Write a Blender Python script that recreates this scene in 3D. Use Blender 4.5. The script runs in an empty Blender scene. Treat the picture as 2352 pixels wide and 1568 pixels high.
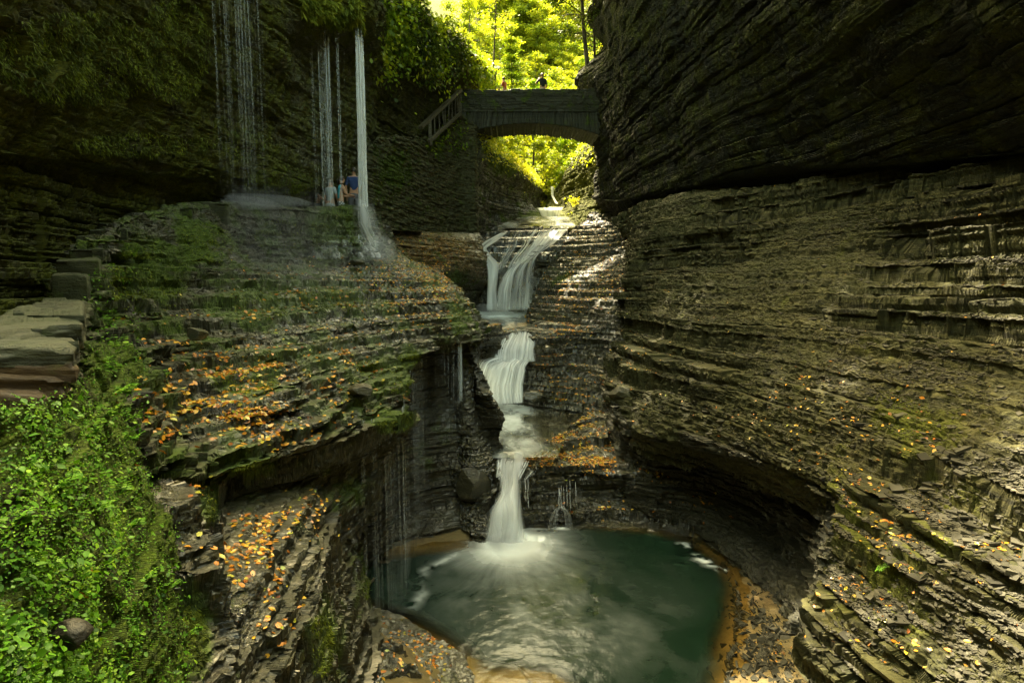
import bpy, bmesh, math, random
import numpy as np
from mathutils import Vector, Matrix
random.seed(7); RNG = np.random.default_rng(11)
C = bpy.context.scene.collection
H = 5.4                       # camera height above the plunge pool (pool surface is z = 0)
PITCH = math.atan(0.0963); CP, SP = math.cos(PITCH), math.sin(PITCH)
F = 1306.0; DENS = 1.25

def P(u, v, d):
    """a point at forward distance d on the sight line surveyed at (u, v)"""
    xc = (u-1176.0)/F; yc = -(v-784.0)/F
    dy = CP+yc*SP; dz = yc*CP-SP
    return (xc*d/dy, d, H+dz*d/dy)

def Z(v, d): return P(1176, v, d)[2]
def XY(u, v, z):
    xc = (u-1176.0)/F; yc = -(v-784.0)/F
    dy = CP+yc*SP; dz = yc*CP-SP
    d = (z-H)*dy/dz
    return (xc*d/dy, d)

def proj(p):
    p = np.asarray(p, float)
    y = p[..., 1]*CP-(p[..., 2]-H)*SP
    zc = p[..., 1]*SP+(p[..., 2]-H)*CP
    y = np.maximum(y, 0.05)
    return np.stack([1176+F*p[..., 0]/y, 784-F*zc/y], -1)

# ---------- noise ----------
def hsh(a, b=0, c=0, s=0):
    a = np.asarray(a).astype(np.int64); b = np.asarray(b).astype(np.int64); c = np.asarray(c).astype(np.int64)
    h = (a*374761393+b*668265263+c*2147483647+s*974634777) & 0xFFFFFFFF
    h = ((h ^ (h >> 13))*1274126177) & 0xFFFFFFFF
    h = ((h ^ (h >> 16))*2246822519) & 0xFFFFFFFF
    return ((h ^ (h >> 15)) & 0xFFFFFF)/float(0xFFFFFF)

def vn(x, y, z=0.0, s=0):
    x, y, z = np.broadcast_arrays(x, y, z)
    xi, yi, zi = np.floor(x), np.floor(y), np.floor(z)
    fx, fy, fz = x-xi, y-yi, z-zi
    fx = fx*fx*fx*(fx*(fx*6-15)+10); fy = fy*fy*fy*(fy*(fy*6-15)+10); fz = fz*fz*fz*(fz*(fz*6-15)+10)
    r = 0
    for i in (0, 1):
        for j in (0, 1):
            for k in (0, 1):
                w = (fx if i else 1-fx)*(fy if j else 1-fy)*(fz if k else 1-fz)
                r = r+w*hsh(xi+i, yi+j, zi+k, s)
    return r*2-1

def fbm(x, y, z=0.0, o=3, s=0):
    r = 0; a = 1.0; t = 0
    for i in range(o):
        r = r+a*vn(x, y, z, s+i*17); t += a; a *= 0.5
        x, y, z = x*2.03+3.1, y*2.03+1.7, z*2.03+5.3
    return r/t

def sstep(a, b, x):
    t = np.clip((x-a)/(b-a), 0, 1); return t*t*(3-2*t)

# ---------- rock beds ----------
def beds(z0, z1, lo, hi, seed):
    r = np.random.default_rng(seed); z = [z0]
    while z[-1] < z1: z.append(z[-1]+lo+(hi-lo)*r.random()**2)
    z = np.array(z); n = len(z)
    return z, np.diff(z), r.random((n, 4))
BED1 = beds(-4, 45, .16, .62, 3)
BEDT = beds(-4, 45, .07, .34, 13)
BED2 = beds(-4, 45, .035, .12, 5)

def bedding(p, B, wl, seed, joint=1.0):
    zb, h, R = B
    zz = p[:, 2]+.05*vn(p[:, 0]*.3, p[:, 1]*.3, 0, seed)+.012*vn(p[:, 0]*2.3, p[:, 1]*2.3, 0, seed+1)
    L = np.clip(np.searchsorted(zb, zz)-1, 0, len(h)-1)
    t = np.clip((zz-zb[L])/h[L], 0, 1)
    off = R[L, 0]-.5
    D = 1.1*off-.55*sstep(.14, .0, t)+.22*(t-.5)
    ja = .30*vn(p[:, 0]*1.1, p[:, 1]*1.1, L*3.7, seed+2)+.10*vn(p[:, 0]*5, p[:, 1]*5, L*2.9, seed+4)
    for k, (f, am) in enumerate(((1., .75), (.42, .45), (.17, .30))):      # broken blocks at three sizes
        w = wl*f*(.5+1.5*R[L, (1+k) % 4])
        s1 = (p[:, 0]*.34+p[:, 1]*.94+ja*f)/w+R[L, 2]*13+k; s2 = (-p[:, 0]*.92+p[:, 1]*.39+ja*f)/(w*.7)+R[L, 3]*9+k
        bk = hsh(np.floor(s1), np.floor(s2), L, seed+k)-.5; D = D+joint*am*bk; bl = bk if k == 0 else bl+.5*bk
    D = D+.22*vn(p[:, 0]*1.6, p[:, 1]*1.6, L*5.1, seed+3)
    return D, L, t, zz, bl

def displace(Pt, N, amp=.18, amp2=.05, terr=0.0, terr2=0.0, big=.25, fine=.02, joint=1.0, wl=.8, lf=.35, vary=0., bed=None):
    p = Pt.copy()
    nh = N.copy(); nh[:, 2] = 0
    ln = np.linalg.norm(nh, axis=1, keepdims=True); nh = nh/np.maximum(ln, 1e-4)
    steep = np.clip(ln, .25, 1)
    if big: p += nh*steep*(big*fbm(p[:, 0]*lf, p[:, 1]*lf, p[:, 2]*lf*.8, 3, 40))[:, None]
    m = 1-vary*sstep(-.05, .35, vn(Pt[:, 0]*.33, Pt[:, 1]*.33, Pt[:, 2]*.75, 44))     # rubble-covered stretches show less bedding
    for (B, a, te, w, sd, r0) in ((bed or BED1, amp, terr, wl, 100, .80), (BED2, amp2, terr2, wl*.5, 200, .70)):
        q = p.copy()
        D, L, t, zz, bl = bedding(q, B, w, sd, joint)
        p += nh*(a*D*m)[:, None]*steep
        if te:
            f = sstep(r0, .97, t+.30*bl); dz = (f-t)*B[1][L]
            p[:, 2] += te*dz*m
    if fine:
        p += N*(fine*(1+1.2*(1-m))*fbm(q[:, 0]*7, q[:, 1]*7, q[:, 2]*12, 3, 60))[:, None]
    return p

def tang(g, ax):
    t = np.zeros_like(g); n = g.shape[ax]
    sl = [slice(None)]*3
    def S(a): s = list(sl); s[ax] = a; return tuple(s)
    t[S(slice(1, n-1))] = (g[S(slice(2, n))]-g[S(slice(0, n-2))])*.36
    t[S(0)] = (g[S(1)]-g[S(0)])*.5; t[S(n-1)] = (g[S(n-1)]-g[S(n-2)])*.5
    return t

def herm(g, ax, ns):
    g = np.moveaxis(g, ax, 0); t = tang(g, 0); out = []
    for i, n in enumerate(ns):
        s = np.linspace(0, 1, n, endpoint=False)[:, None, None]
        h00 = 2*s**3-3*s**2+1; h10 = s**3-2*s**2+s; h01 = -2*s**3+3*s**2; h11 = s**3-s**2
        out.append(h00*g[i]+h10*t[i]+h01*g[i+1]+h11*t[i+1])
    out.append(g[-1][None])
    return np.moveaxis(np.concatenate(out), 0, ax)

def counts(g, ax, dens):
    g = np.moveaxis(g, ax, 0); ns = []
    uv = proj(g)*(1024/2352.)
    inn = (uv[..., 0] > -60) & (uv[..., 0] < 1084) & (uv[..., 1] > -60) & (uv[..., 1] < 742) & (g[..., 1] > .6)
    for i in range(len(g)-1):
        m = inn[i] | inn[i+1]
        d3 = np.linalg.norm(g[i+1]-g[i], axis=-1)
        dd = np.maximum(np.minimum(g[i, :, 1], g[i+1, :, 1]), 1.2)
        px = .5*np.linalg.norm(uv[i+1]-uv[i], axis=-1)+.5*d3*569/dd
        n = px[m].max() if m.any() else 10
        ns.append(int(max(6, min(420, n*dens))))
    return ns

def grid_mesh(name, V, mat, attrs=None, smooth=True, closed=False, uv=None):
    nr, nc = V.shape[:2]
    idx = np.arange(nr*nc).reshape(nr, nc)
    q = np.stack([idx[:-1, :-1], idx[1:, :-1], idx[1:, 1:], idx[:-1, 1:]], -1).reshape(-1, 4)
    return raw_mesh(name, V.reshape(-1, 3), q, mat, attrs, smooth)

def raw_mesh(name, verts, faces, mat, attrs=None, smooth=True):
    """faces: (n,3) or (n,4) array"""
    me = bpy.data.meshes.new(name)
    verts = np.ascontiguousarray(verts, dtype=np.float32); faces = np.ascontiguousarray(faces, dtype=np.int32)
    n, k = faces.shape
    me.vertices.add(len(verts)); me.vertices.foreach_set('co', verts.ravel())
    me.loops.add(n*k); me.loops.foreach_set('vertex_index', faces.ravel())
    me.polygons.add(n)
    me.polygons.foreach_set('loop_start', np.arange(0, n*k, k, dtype=np.int32))
    me.polygons.foreach_set('loop_total', np.full(n, k, dtype=np.int32))
    me.polygons.foreach_set('use_smooth', np.full(n, smooth, dtype=bool))
    me.update(calc_edges=True)
    for nm, a in (attrs or {}).items():
        a = np.asarray(a, dtype=np.float32)
        if a.ndim == 1:
            at = me.attributes.new(nm, 'FLOAT', 'POINT'); at.data.foreach_set('value', a)
        else:
            at = me.attributes.new(nm, 'FLOAT_VECTOR', 'POINT'); at.data.foreach_set('vector', a.ravel())
    me.materials.append(mat)
    o = bpy.data.objects.new(name, me); C.objects.link(o)
    return o

def normals(V):
    a = np.gradient(V, axis=0); b = np.gradient(V, axis=1)
    n = np.cross(a, b); n /= np.maximum(np.linalg.norm(n, axis=-1, keepdims=True), 1e-9)
    return n

def blob(uv, spots, base=0.0):
    """how strongly each point lies in the surveyed patches (u, v, ru, rv, strength)"""
    r = np.full(len(uv), base)
    for (u, v, ru, rv, s) in spots:
        r = np.maximum(r, s*np.exp(-((uv[:, 0]-u)/ru)**2-((uv[:, 1]-v)/rv)**2))
    return r

def facing(V, N):
    uv = proj(V); m = (uv[..., 0] > 0) & (uv[..., 0] < 2352) & (uv[..., 1] > 0) & (uv[..., 1] < 1568)
    d = (np.array([0, 0, H])-V)*N
    d = d.sum(-1)/np.linalg.norm(np.array([0, 0, H])-V, axis=-1)
    return np.nanmean(d[m]) if m.any() else 1.
SCAT = {}     # surface name -> (points, normals, uv) for things lying on it
def patch(name, rows, mat, flip=False, moss=(), wet=(), warm=(), mbase=0., wbase=0., dens=1.0, cols=False, kw=None, label=None):
    g = np.array(rows, float)
    if cols: g = np.swapaxes(g, 0, 1)
    nr = counts(g, 0, dens*DENS); nc = counts(g, 1, dens*DENS)
    V = herm(herm(g, 0, nr), 1, nc)
    N = normals(V); flip = facing(V, N) < 0; N = N*(-1 if flip else 1)
    sh = V.shape
    D = displace(V.reshape(-1, 3), N.reshape(-1, 3), **(kw or {}))
    uv = proj(D)
    n2 = normals(D.reshape(sh)).reshape(-1, 3)*(-1 if flip else 1)
    at = {'moss': np.clip(blob(uv, moss, mbase), 0, 1), 'wet': np.clip(blob(uv, wet, wbase), 0, 1), 'warm': np.clip(blob(uv, warm), 0, 1)}
    o = grid_mesh(name, D.reshape(sh), mat, at, smooth=False)
    if not flip: o.data.flip_normals()
    o['kind'] = 'structure'
    SCAT[name] = (D, n2, uv)
    return o

# ---------- tags ----------
def tag(o, label=None, cat=None, group=None, kind=None):
    if label: o['label'] = label
    if cat: o['category'] = cat
    if group: o['group'] = group
    if kind: o['kind'] = kind
    return o
def empty(name, loc=(0, 0, 0), rz=0):
    o = bpy.data.objects.new(name, None); C.objects.link(o)
    o.location = loc; o.rotation_euler = (0, 0, rz); o.empty_display_size = .1
    return o
def par(o, p):
    o.parent = p; return o

# ---------- dressed stone ----------
COURSE = beds(-4, 45, .09, .20, 8)
def masonry(p, N, s, amp=.05, w=.40, B=COURSE, sd=300):
    zb, h, R = B
    zz = p[:, 2]+.03*vn(s*.8, p[:, 2]*.5, 0, sd)
    L = np.clip(np.searchsorted(zb, zz)-1, 0, len(h)-1); t = np.clip((zz-zb[L])/h[L], 0, 1)
    ss = s/(w*(.6+.8*R[L, 1]))+R[L, 2]*7; k = np.floor(ss); fr = ss-k
    edge = np.maximum(np.abs(2*t-1)**6, np.abs(2*fr-1)**14)
    D = amp*(1.6*(hsh(k, L, 3, sd)-.5)-1.1*edge+.5*vn(p[:, 0]*6, p[:, 1]*6, p[:, 2]*9, sd+1))
    return p+N*D[:, None]
def wall(name, rows, mat, cols=False, flip=False, dens=1.3, amp=.05, w=.4, mbase=.2, moss=(), wet=(), wbase=.1, warm=(), sdir=(1, .6)):
    g = np.array(rows, float)
    if cols: g = np.swapaxes(g, 0, 1)
    V = herm(herm(g, 0, counts(g, 0, dens*DENS)), 1, counts(g, 1, dens*DENS)); sh_ = V.shape
    N = normals(V); flip = facing(V, N) < 0; N = N*(-1 if flip else 1); p = V.reshape(-1, 3)
    D = masonry(p, N.reshape(-1, 3), p[:, 0]*sdir[0]+p[:, 1]*sdir[1], amp, w)
    uv = proj(D)
    o = grid_mesh(name, D.reshape(sh_), mat, {'moss': np.clip(blob(uv, moss, mbase), 0, 1), 'wet': blob(uv, wet, wbase), 'warm': blob(uv, warm)})
    if not flip: o.data.flip_normals()
    SCAT[name] = (D, normals(D.reshape(sh_)).reshape(-1, 3)*(-1 if flip else 1), uv)
    return o
def bar(bm, a, b, w, h, up=(0, 0, 1), bev=.006):
    a = Vector(a); b = Vector(b); d = (b-a); L = d.length; d.normalize()
    s = d.cross(Vector(up)).normalized() if abs(d.dot(Vector(up))) < .98 else Vector((1, 0, 0)); t = s.cross(d).normalized()
    vs = []
    for q in (a, b):
        for i, j in ((-1, -1), (1, -1), (1, 1), (-1, 1)): vs.append(bm.verts.new(q+s*(w/2*i)+t*(h/2*j)))
    fs = [bm.faces.new([vs[i] for i in f]) for f in ((0, 1, 2, 3), (7, 6, 5, 4), (0, 4, 5, 1), (1, 5, 6, 2), (2, 6, 7, 3), (3, 7, 4, 0))]
    if bev:
        es = list({e for f in fs for e in f.edges}); bmesh.ops.bevel(bm, geom=es, offset=bev, segments=1, affect='EDGES')
def bm_obj(name, bm, mat, smooth=False):
    bmesh.ops.recalc_face_normals(bm, faces=bm.faces[:])
    me = bpy.data.meshes.new(name); bm.to_mesh(me); bm.free(); me.materials.append(mat)
    if smooth:
        for p in me.polygons: p.use_smooth = True
    o = bpy.data.objects.new(name, me); C.objects.link(o); return o
def tri_faces(n, k): return np.arange(n*k).reshape(n, k)
# ---------- materials ----------
def newmat(name):
    m = bpy.data.materials.new(name); m.use_nodes = True
    nt = m.node_tree; nt.nodes.clear()
    out = nt.nodes.new('ShaderNodeOutputMaterial')
    return m, nt, out
class NB:
    def __init__(s, nt): s.nt = nt
    def n(s, t, **k):
        x = s.nt.nodes.new(t)
        for a, b in k.items(): setattr(x, a, b)
        return x
    def l(s, a, b): s.nt.links.new(a, b)
    def attr(s, nm): return s.n('ShaderNodeAttribute', attribute_name=nm).outputs['Fac']
    def co(s, scale=(1, 1, 1), kind='Object'):
        t = s.n('ShaderNodeTexCoord'); m = s.n('ShaderNodeMapping'); m.inputs['Scale'].default_value = scale
        s.l(t.outputs[kind], m.inputs['Vector']); return m.outputs['Vector']
    def noise(s, vec, scale=1, det=4, rough=.55):
        x = s.n('ShaderNodeTexNoise'); x.inputs['Scale'].default_value = scale; x.inputs['Detail'].default_value = det
        x.inputs['Roughness'].default_value = rough
        if vec is not None: s.l(vec, x.inputs['Vector'])
        return x.outputs['Fac']
    def ramp(s, f, stops):
        r = s.n('ShaderNodeValToRGB'); e = r.color_ramp.elements
        while len(e) < len(stops): e.new(.5)
        for i, (p, c) in enumerate(stops):
            e[i].position = p; e[i].color = (c, c, c, 1) if isinstance(c, (int, float)) else (*c, 1)
        s.l(f, r.inputs['Fac']); return r.outputs['Color']
    def mix(s, f, a, b, mode='MIX'):
        x = s.n('ShaderNodeMix', data_type='RGBA', blend_type=mode)
        for sock, val in ((x.inputs[0], f), (x.inputs[6], a), (x.inputs[7], b)):
            if isinstance(val, (int, float)): sock.default_value = val
            elif isinstance(val, tuple): sock.default_value = (*val, 1)
            else: s.l(val, sock)
        return x.outputs[2]
    def m(s, op, a, b=None, clamp=False):
        x = s.n('ShaderNodeMath', operation=op, use_clamp=clamp)
        for i, v in enumerate((a, b)):
            if v is None: continue
            if isinstance(v, (int, float)): x.inputs[i].default_value = v
            else: s.l(v, x.inputs[i])
        return x.outputs[0]

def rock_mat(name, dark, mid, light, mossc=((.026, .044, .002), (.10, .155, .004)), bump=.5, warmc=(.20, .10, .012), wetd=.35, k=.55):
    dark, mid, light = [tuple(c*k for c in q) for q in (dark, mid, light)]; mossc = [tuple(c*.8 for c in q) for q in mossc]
    m, nt, out = newmat(name); b = NB(nt)
    strat = b.noise(b.co((.3, .3, 9)), 1.6, 6, .62)
    fine = b.noise(b.co((1, 1, 2.2)), 11, 6, .65)
    blot = b.noise(b.co(), .9, 4, .55)
    f = b.m('ADD', b.m('MULTIPLY', strat, .55), b.m('MULTIPLY', fine, .45))
    col = b.ramp(f, [(.38, dark), (.5, mid), (.62, light)])
    col = b.mix(b.ramp(blot, [(.4, 0.), (.62, .55)]), col, (mid[0]*.8, mid[1]*.95, mid[2]*.55))
    wn = b.noise(b.co((2, 2, 3)), 2.5, 4)
    col = b.mix(b.m('MULTIPLY', b.attr('warm'), b.ramp(wn, [(.35, 0.), (.6, 1.)])), col, warmc)
    wet = b.attr('wet')
    col = b.mix(b.m('MULTIPLY', wet, wetd), col, b.mix(1., col, (.52, .48, .30), 'MULTIPLY'))
    geo = b.n('ShaderNodeNewGeometry'); sx = b.n('ShaderNodeSeparateXYZ'); b.l(geo.outputs['Normal'], sx.inputs[0])
    mn = b.noise(b.co((1, 1, .8)), 1.9, 6, .68)
    mfac = b.m('ADD', b.m('MULTIPLY', b.attr('moss'), 1.35), b.m('MULTIPLY', b.m('SUBTRACT', mn, .5), 1.9))
    mfac = b.ramp(mfac, [(.42, 0.), (.72, 1.)])
    mc = b.ramp(b.noise(b.co(), 22, 4, .7), [(.35, mossc[0]), (.68, mossc[1])])
    col = b.mix(mfac, col, mc)
    rough = b.m('SUBTRACT', .88, b.m('MULTIPLY', wet, .80))
    rough = b.m('ADD', rough, b.m('MULTIPLY', mfac, .35), True)
    rough = b.m('ADD', rough, b.m('MULTIPLY', b.m('SUBTRACT', fine, .5), .25), True)
    bs = b.n('ShaderNodeBsdfPrincipled'); b.l(col, bs.inputs['Base Color']); b.l(rough, bs.inputs['Roughness'])
    b.l(b.m('ADD', .4, b.m('MULTIPLY', wet, .5)), bs.inputs['Specular IOR Level'])
    b.l(b.m('MULTIPLY', wet, b.m('SUBTRACT', 1., b.m('MULTIPLY', mfac, .75))), bs.inputs['Coat Weight']); bs.inputs['Coat Roughness'].default_value = .07; bs.inputs['Coat IOR'].default_value = 1.4
    bn = b.n('ShaderNodeBump'); b.l(b.m('ADD', bump, b.m('MULTIPLY', wet, .35)), bn.inputs['Strength']); bn.inputs['Distance'].default_value = .05
    hh = b.m('ADD', b.m('MULTIPLY', b.noise(b.co((1, 1, 3.5)), 7, 7, .68), .7), b.m('MULTIPLY', b.noise(b.co((1.2, 1.2, 12)), 5, 5, .6), .5))
    hh = b.m('ADD', hh, b.m('MULTIPLY', b.noise(b.co((1, 1, 1.6)), 24, 3, .6), .40))
    hh = b.m('ADD', hh, b.m('MULTIPLY', b.noise(b.co((1, 1, 1.4)), 85, 3, .65), .16))
    b.l(hh, bn.inputs['Height']); b.l(bn.outputs[0], bs.inputs['Normal'])
    b.l(bs.outputs[0], out.inputs[0]); return m

def simple(name, c1, c2, rough=.7, scale=8, bump=.3, trans=0., spec=.5, stretch=(1, 1, 1), dist=.02):
    m, nt, out = newmat(name); b = NB(nt)
    n = b.noise(b.co(stretch), scale, 5, .6)
    col = b.ramp(n, [(.35, c1), (.65, c2)])
    bs = b.n('ShaderNodeBsdfPrincipled'); b.l(col, bs.inputs['Base Color']); bs.inputs['Roughness'].default_value = rough
    bs.inputs['Specular IOR Level'].default_value = spec
    if bump:
        bn = b.n('ShaderNodeBump'); bn.inputs['Strength'].default_value = bump; bn.inputs['Distance'].default_value = dist
        b.l(n, bn.inputs['Height']); b.l(bn.outputs[0], bs.inputs['Normal'])
    sh = bs.outputs[0]
    if trans:
        tr = b.n('ShaderNodeBsdfTranslucent'); b.l(col, tr.inputs[0])
        mx = b.n('ShaderNodeMixShader'); mx.inputs[0].default_value = trans
        b.l(sh, mx.inputs[1]); b.l(tr.outputs[0], mx.inputs[2]); sh = mx.outputs[0]
    b.l(sh, out.inputs[0]); return m

def leaf_mat(name, cols, rough=.45, trans=.4, scale=3., spec=.5, k=.7):
    """leaf colour varies leaf by leaf through the 'tone' value of each leaf"""
    cols = [tuple(c*k for c in q) for q in cols]
    m, nt, out = newmat(name); b = NB(nt)
    t = b.attr('tone')
    col = b.ramp(t, [(i/(len(cols)-1), c) for i, c in enumerate(cols)])
    bs = b.n('ShaderNodeBsdfPrincipled'); b.l(col, bs.inputs['Base Color']); bs.inputs['Roughness'].default_value = rough
    bs.inputs['Specular IOR Level'].default_value = spec
    tr = b.n('ShaderNodeBsdfTranslucent'); b.l(b.mix(1., col, (1., .95, .45), 'MULTIPLY'), tr.inputs[0])
    mx = b.n('ShaderNodeMixShader'); mx.inputs[0].default_value = trans
    b.l(bs.outputs[0], mx.inputs[1]); b.l(tr.outputs[0], mx.inputs[2]); b.l(mx.outputs[0], out.inputs[0]); return m

def fall_mat(name, tint=(.95, .98, .99)):
    m, nt, out = newmat(name); b = NB(nt)
    a = b.attr('alpha')
    df = b.n('ShaderNodeBsdfDiffuse'); df.inputs[0].default_value = (*tint, 1)
    tl = b.n('ShaderNodeBsdfTranslucent'); tl.inputs[0].default_value = (*tint, 1)
    mx = b.n('ShaderNodeMixShader'); mx.inputs[0].default_value = .35
    b.l(df.outputs[0], mx.inputs[1]); b.l(tl.outputs[0], mx.inputs[2])
    tp = b.n('ShaderNodeBsdfTransparent'); m2 = b.n('ShaderNodeMixShader')
    b.l(a, m2.inputs[0]); b.l(tp.outputs[0], m2.inputs[1]); b.l(mx.outputs[0], m2.inputs[2])
    b.l(m2.outputs[0], out.inputs[0]); return m

def pool_mat(name, deep, shallow, rough=.12, bump=.25, bscale=(1.2, 1.2, 1), tint=(.86, .78, .55)):
    """water: opaque silt-green where deep, see-through over shallows ('op'), foam from 'foam'"""
    m, nt, out = newmat(name); b = NB(nt)
    op = b.attr('op'); fo = b.attr('foam')
    col = b.mix(op, shallow, deep)
    col = b.mix(fo, col, (.78, .84, .84))
    bs = b.n('ShaderNodeBsdfPrincipled'); b.l(col, bs.inputs['Base Color'])
    b.l(b.m('ADD', rough, b.m('MULTIPLY', fo, .5), True), bs.inputs['Roughness'])
    bs.inputs['IOR'].default_value = 1.33
    bn = b.n('ShaderNodeBump'); bn.inputs['Strength'].default_value = bump; bn.inputs['Distance'].default_value = .05
    b.l(b.noise(b.co(bscale), 3.2, 5, .6), bn.inputs['Height']); b.l(bn.outputs[0], bs.inputs['Normal'])
    tp = b.n('ShaderNodeBsdfTransparent'); tp.inputs[0].default_value = (*tint, 1)
    mx = b.n('ShaderNodeMixShader')
    b.l(b.m('MAXIMUM', op, fo), mx.inputs[0]); b.l(tp.outputs[0], mx.inputs[1]); b.l(bs.outputs[0], mx.inputs[2])
    gl = b.n('ShaderNodeBsdfGlossy'); gl.inputs['Roughness'].default_value = rough; b.l(bn.outputs[0], gl.inputs['Normal'])
    fr = b.n('ShaderNodeFresnel'); fr.inputs[0].default_value = 1.33; b.l(bn.outputs[0], fr.inputs['Normal'])
    m3 = b.n('ShaderNodeMixShader'); b.l(b.m('MULTIPLY', fr.outputs[0], b.m('SUBTRACT', 1., b.m('MAXIMUM', op, fo))), m3.inputs[0])
    b.l(mx.outputs[0], m3.inputs[1]); b.l(gl.outputs[0], m3.inputs[2])
    b.l(m3.outputs[0], out.inputs[0]); return m

M = {}
M['cliff'] = rock_mat('dark_shale', (.035, .033, .010), (.085, .08, .022), (.15, .14, .045), mossc=((.04, .048, .003), (.13, .14, .006)))
M['cliff_r'] = rock_mat('overhang_shade_shale', (.035, .034, .012), (.085, .082, .025), (.15, .145, .05), mossc=((.022, .026, .002), (.065, .07, .004)), k=.105)  # cliff shale darkened; the overhang's shade is put into the colour
M['slope'] = rock_mat('wet_shale', (.018, .016, .004), (.062, .055, .011), (.155, .138, .034), k=.42)
M['right'] = rock_mat('olive_shale', (.030, .028, .006), (.112, .103, .024), (.26, .235, .072), mossc=((.05, .055, .004), (.11, .12, .008)), k=.31)
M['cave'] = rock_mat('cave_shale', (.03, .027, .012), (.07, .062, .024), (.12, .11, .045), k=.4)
M['stone'] = rock_mat('masonry_stone', (.05, .048, .018), (.12, .115, .042), (.22, .21, .09), bump=.6, k=.45)
M['bed'] = rock_mat('streambed_rock', (.08, .055, .022), (.16, .11, .042), (.27, .20, .09), k=.75)
M['forest'] = simple('forest_floor', (.10, .12, .015), (.26, .24, .04), .9, 2, .4)
M['fall'] = fall_mat('falling_water')
M['drip'] = fall_mat('dripping_water', (.8, .86, .9))
M['pool'] = pool_mat('plunge_pool_water', (.005, .0145, .008), (.02, .022, .008))
M['stream'] = pool_mat('stream_water', (.05, .055, .035), (.04, .032, .012), .08, .6, (1.3, .8, 1))
M['wood'] = simple('weathered_wood', (.035, .03, .016), (.09, .08, .045), .75, 14, .3, stretch=(1, 1, 1))
M['earth'] = rock_mat('damp_earth', (.02, .016, .008), (.045, .038, .018), (.08, .07, .03), bump=.8)
M['cap'] = rock_mat('capstone', (.045, .05, .025), (.10, .11, .05), (.18, .19, .09), bump=.9, k=.38)
M['capw'] = rock_mat('rust_stained_stone', (.04, .02, .007), (.09, .048, .013), (.15, .09, .03), bump=.5)
# ---------- the gorge ----------
def sh(p, dx=0, dy=0, dz=0): return (p[0]+dx, p[1]+dy, p[2]+dz)

# left cliff: overhanging face behind the path, from the near left to beyond the falling curtain
us = [-700, -250, 20, 180, 330, 470, 580, 680, 745, 800, 838, 870]
lip_v = [270, 320, 350, 368, 388, 405, 420, 428, 432, 440, 446, 446]
lip_d = [3.6, 5.6, 7.6, 9.3, 11.2, 13.3, 15.2, 17.2, 18.8, 20.2, 21.4, 22.6]
top_d = [3.4, 5.2, 7.0, 8.5, 10.2, 12.2, 14.0, 15.7, 16.6, 17.3, 17.9, 20.5]
rows = [[] for _ in range(9)]
for i, u in enumerate(us):
    dl, dt = lip_d[i], top_d[i]
    lip = P(u, lip_v[i], dl)
    crest = u > 660
    ztop = H+8.5+.3*dt
    tp = P(u, 60, dt)
    tx, ty = tp[0], tp[1]
    rows[0].append((tx-9, ty+3, ztop+2.5))
    rows[1].append((tx+.9, ty-.3, ztop))
    if crest and u < 850:
        rows[2].append(P(u, -60, dt-.1)); rows[3].append(P(u, 40, dt)); rows[4].append(P(u+4, 110, dt+.55*(dl-dt)))
        rows[5].append(P(u+2, 250, dt+.85*(dl-dt)))
    else:
        rows[2].append(P(u, -150, dt)); rows[3].append(P(u, 30, dt+.1)); rows[4].append(P(u, 150, dt+.4*(dl-dt)))
        rows[5].append(P(u, 260, dt+.75*(dl-dt)))
    rows[6].append(lip)
    rows[7].append(P(u, lip_v[i]+28, dl+.55))
    rows[8].append((lip[0]-.35, lip[1]+.5, H-1.6+.12*dl))
patch('cliff_left', rows, M['cliff'], flip=False,
      moss=[(150, 120, 260, 160, .62), (380, 110, 130, 160, .72), (300, 330, 300, 60, .45), (620, 400, 150, 120, .5), (760, 20, 80, 55, 1.1), (820, 40, 40, 60, 1.2), (560, 330, 200, 120, .38)],
      mbase=.45, wet=[(760, 300, 120, 300, .6)], kw=dict(amp=.22, amp2=.07, big=.35, fine=.03, wl=1.0))

# cliff behind the bush, running back to the bridge
us = [815, 860, 910, 960, 1010, 1055, 1085, 1108, 1118, 1140]
dd = [19.8, 21.0, 22.8, 24.6, 27.0, 29.5, 31.5, 33.5, 36, 42]
tv = [-20, -10, 0, 40, 70, 105, 130, 150, 160, 150]
rows = [[], [], [], [], [], []]
for u, d, t in zip(us, dd, tv):
    a = P(u, t, d)
    rows[0].append(sh(a, -7, 7, 3.5)); rows[1].append(a); rows[2].append(P(u, t+.33*(200-t), d+.4)); rows[3].append(P(u, 215, d+1.7))
    rows[4].append(P(u, 330, d+2.2)); rows[5].append((a[0]-.4, d+1.0, H+1))
patch('cliff_beyond', rows, M['cliff'], moss=[(1000, 90, 160, 60, .8), (1100, 170, 26, 60, .9)], mbase=.3, kw=dict(amp=.2, amp2=.06, big=.4, wl=.9))

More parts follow.
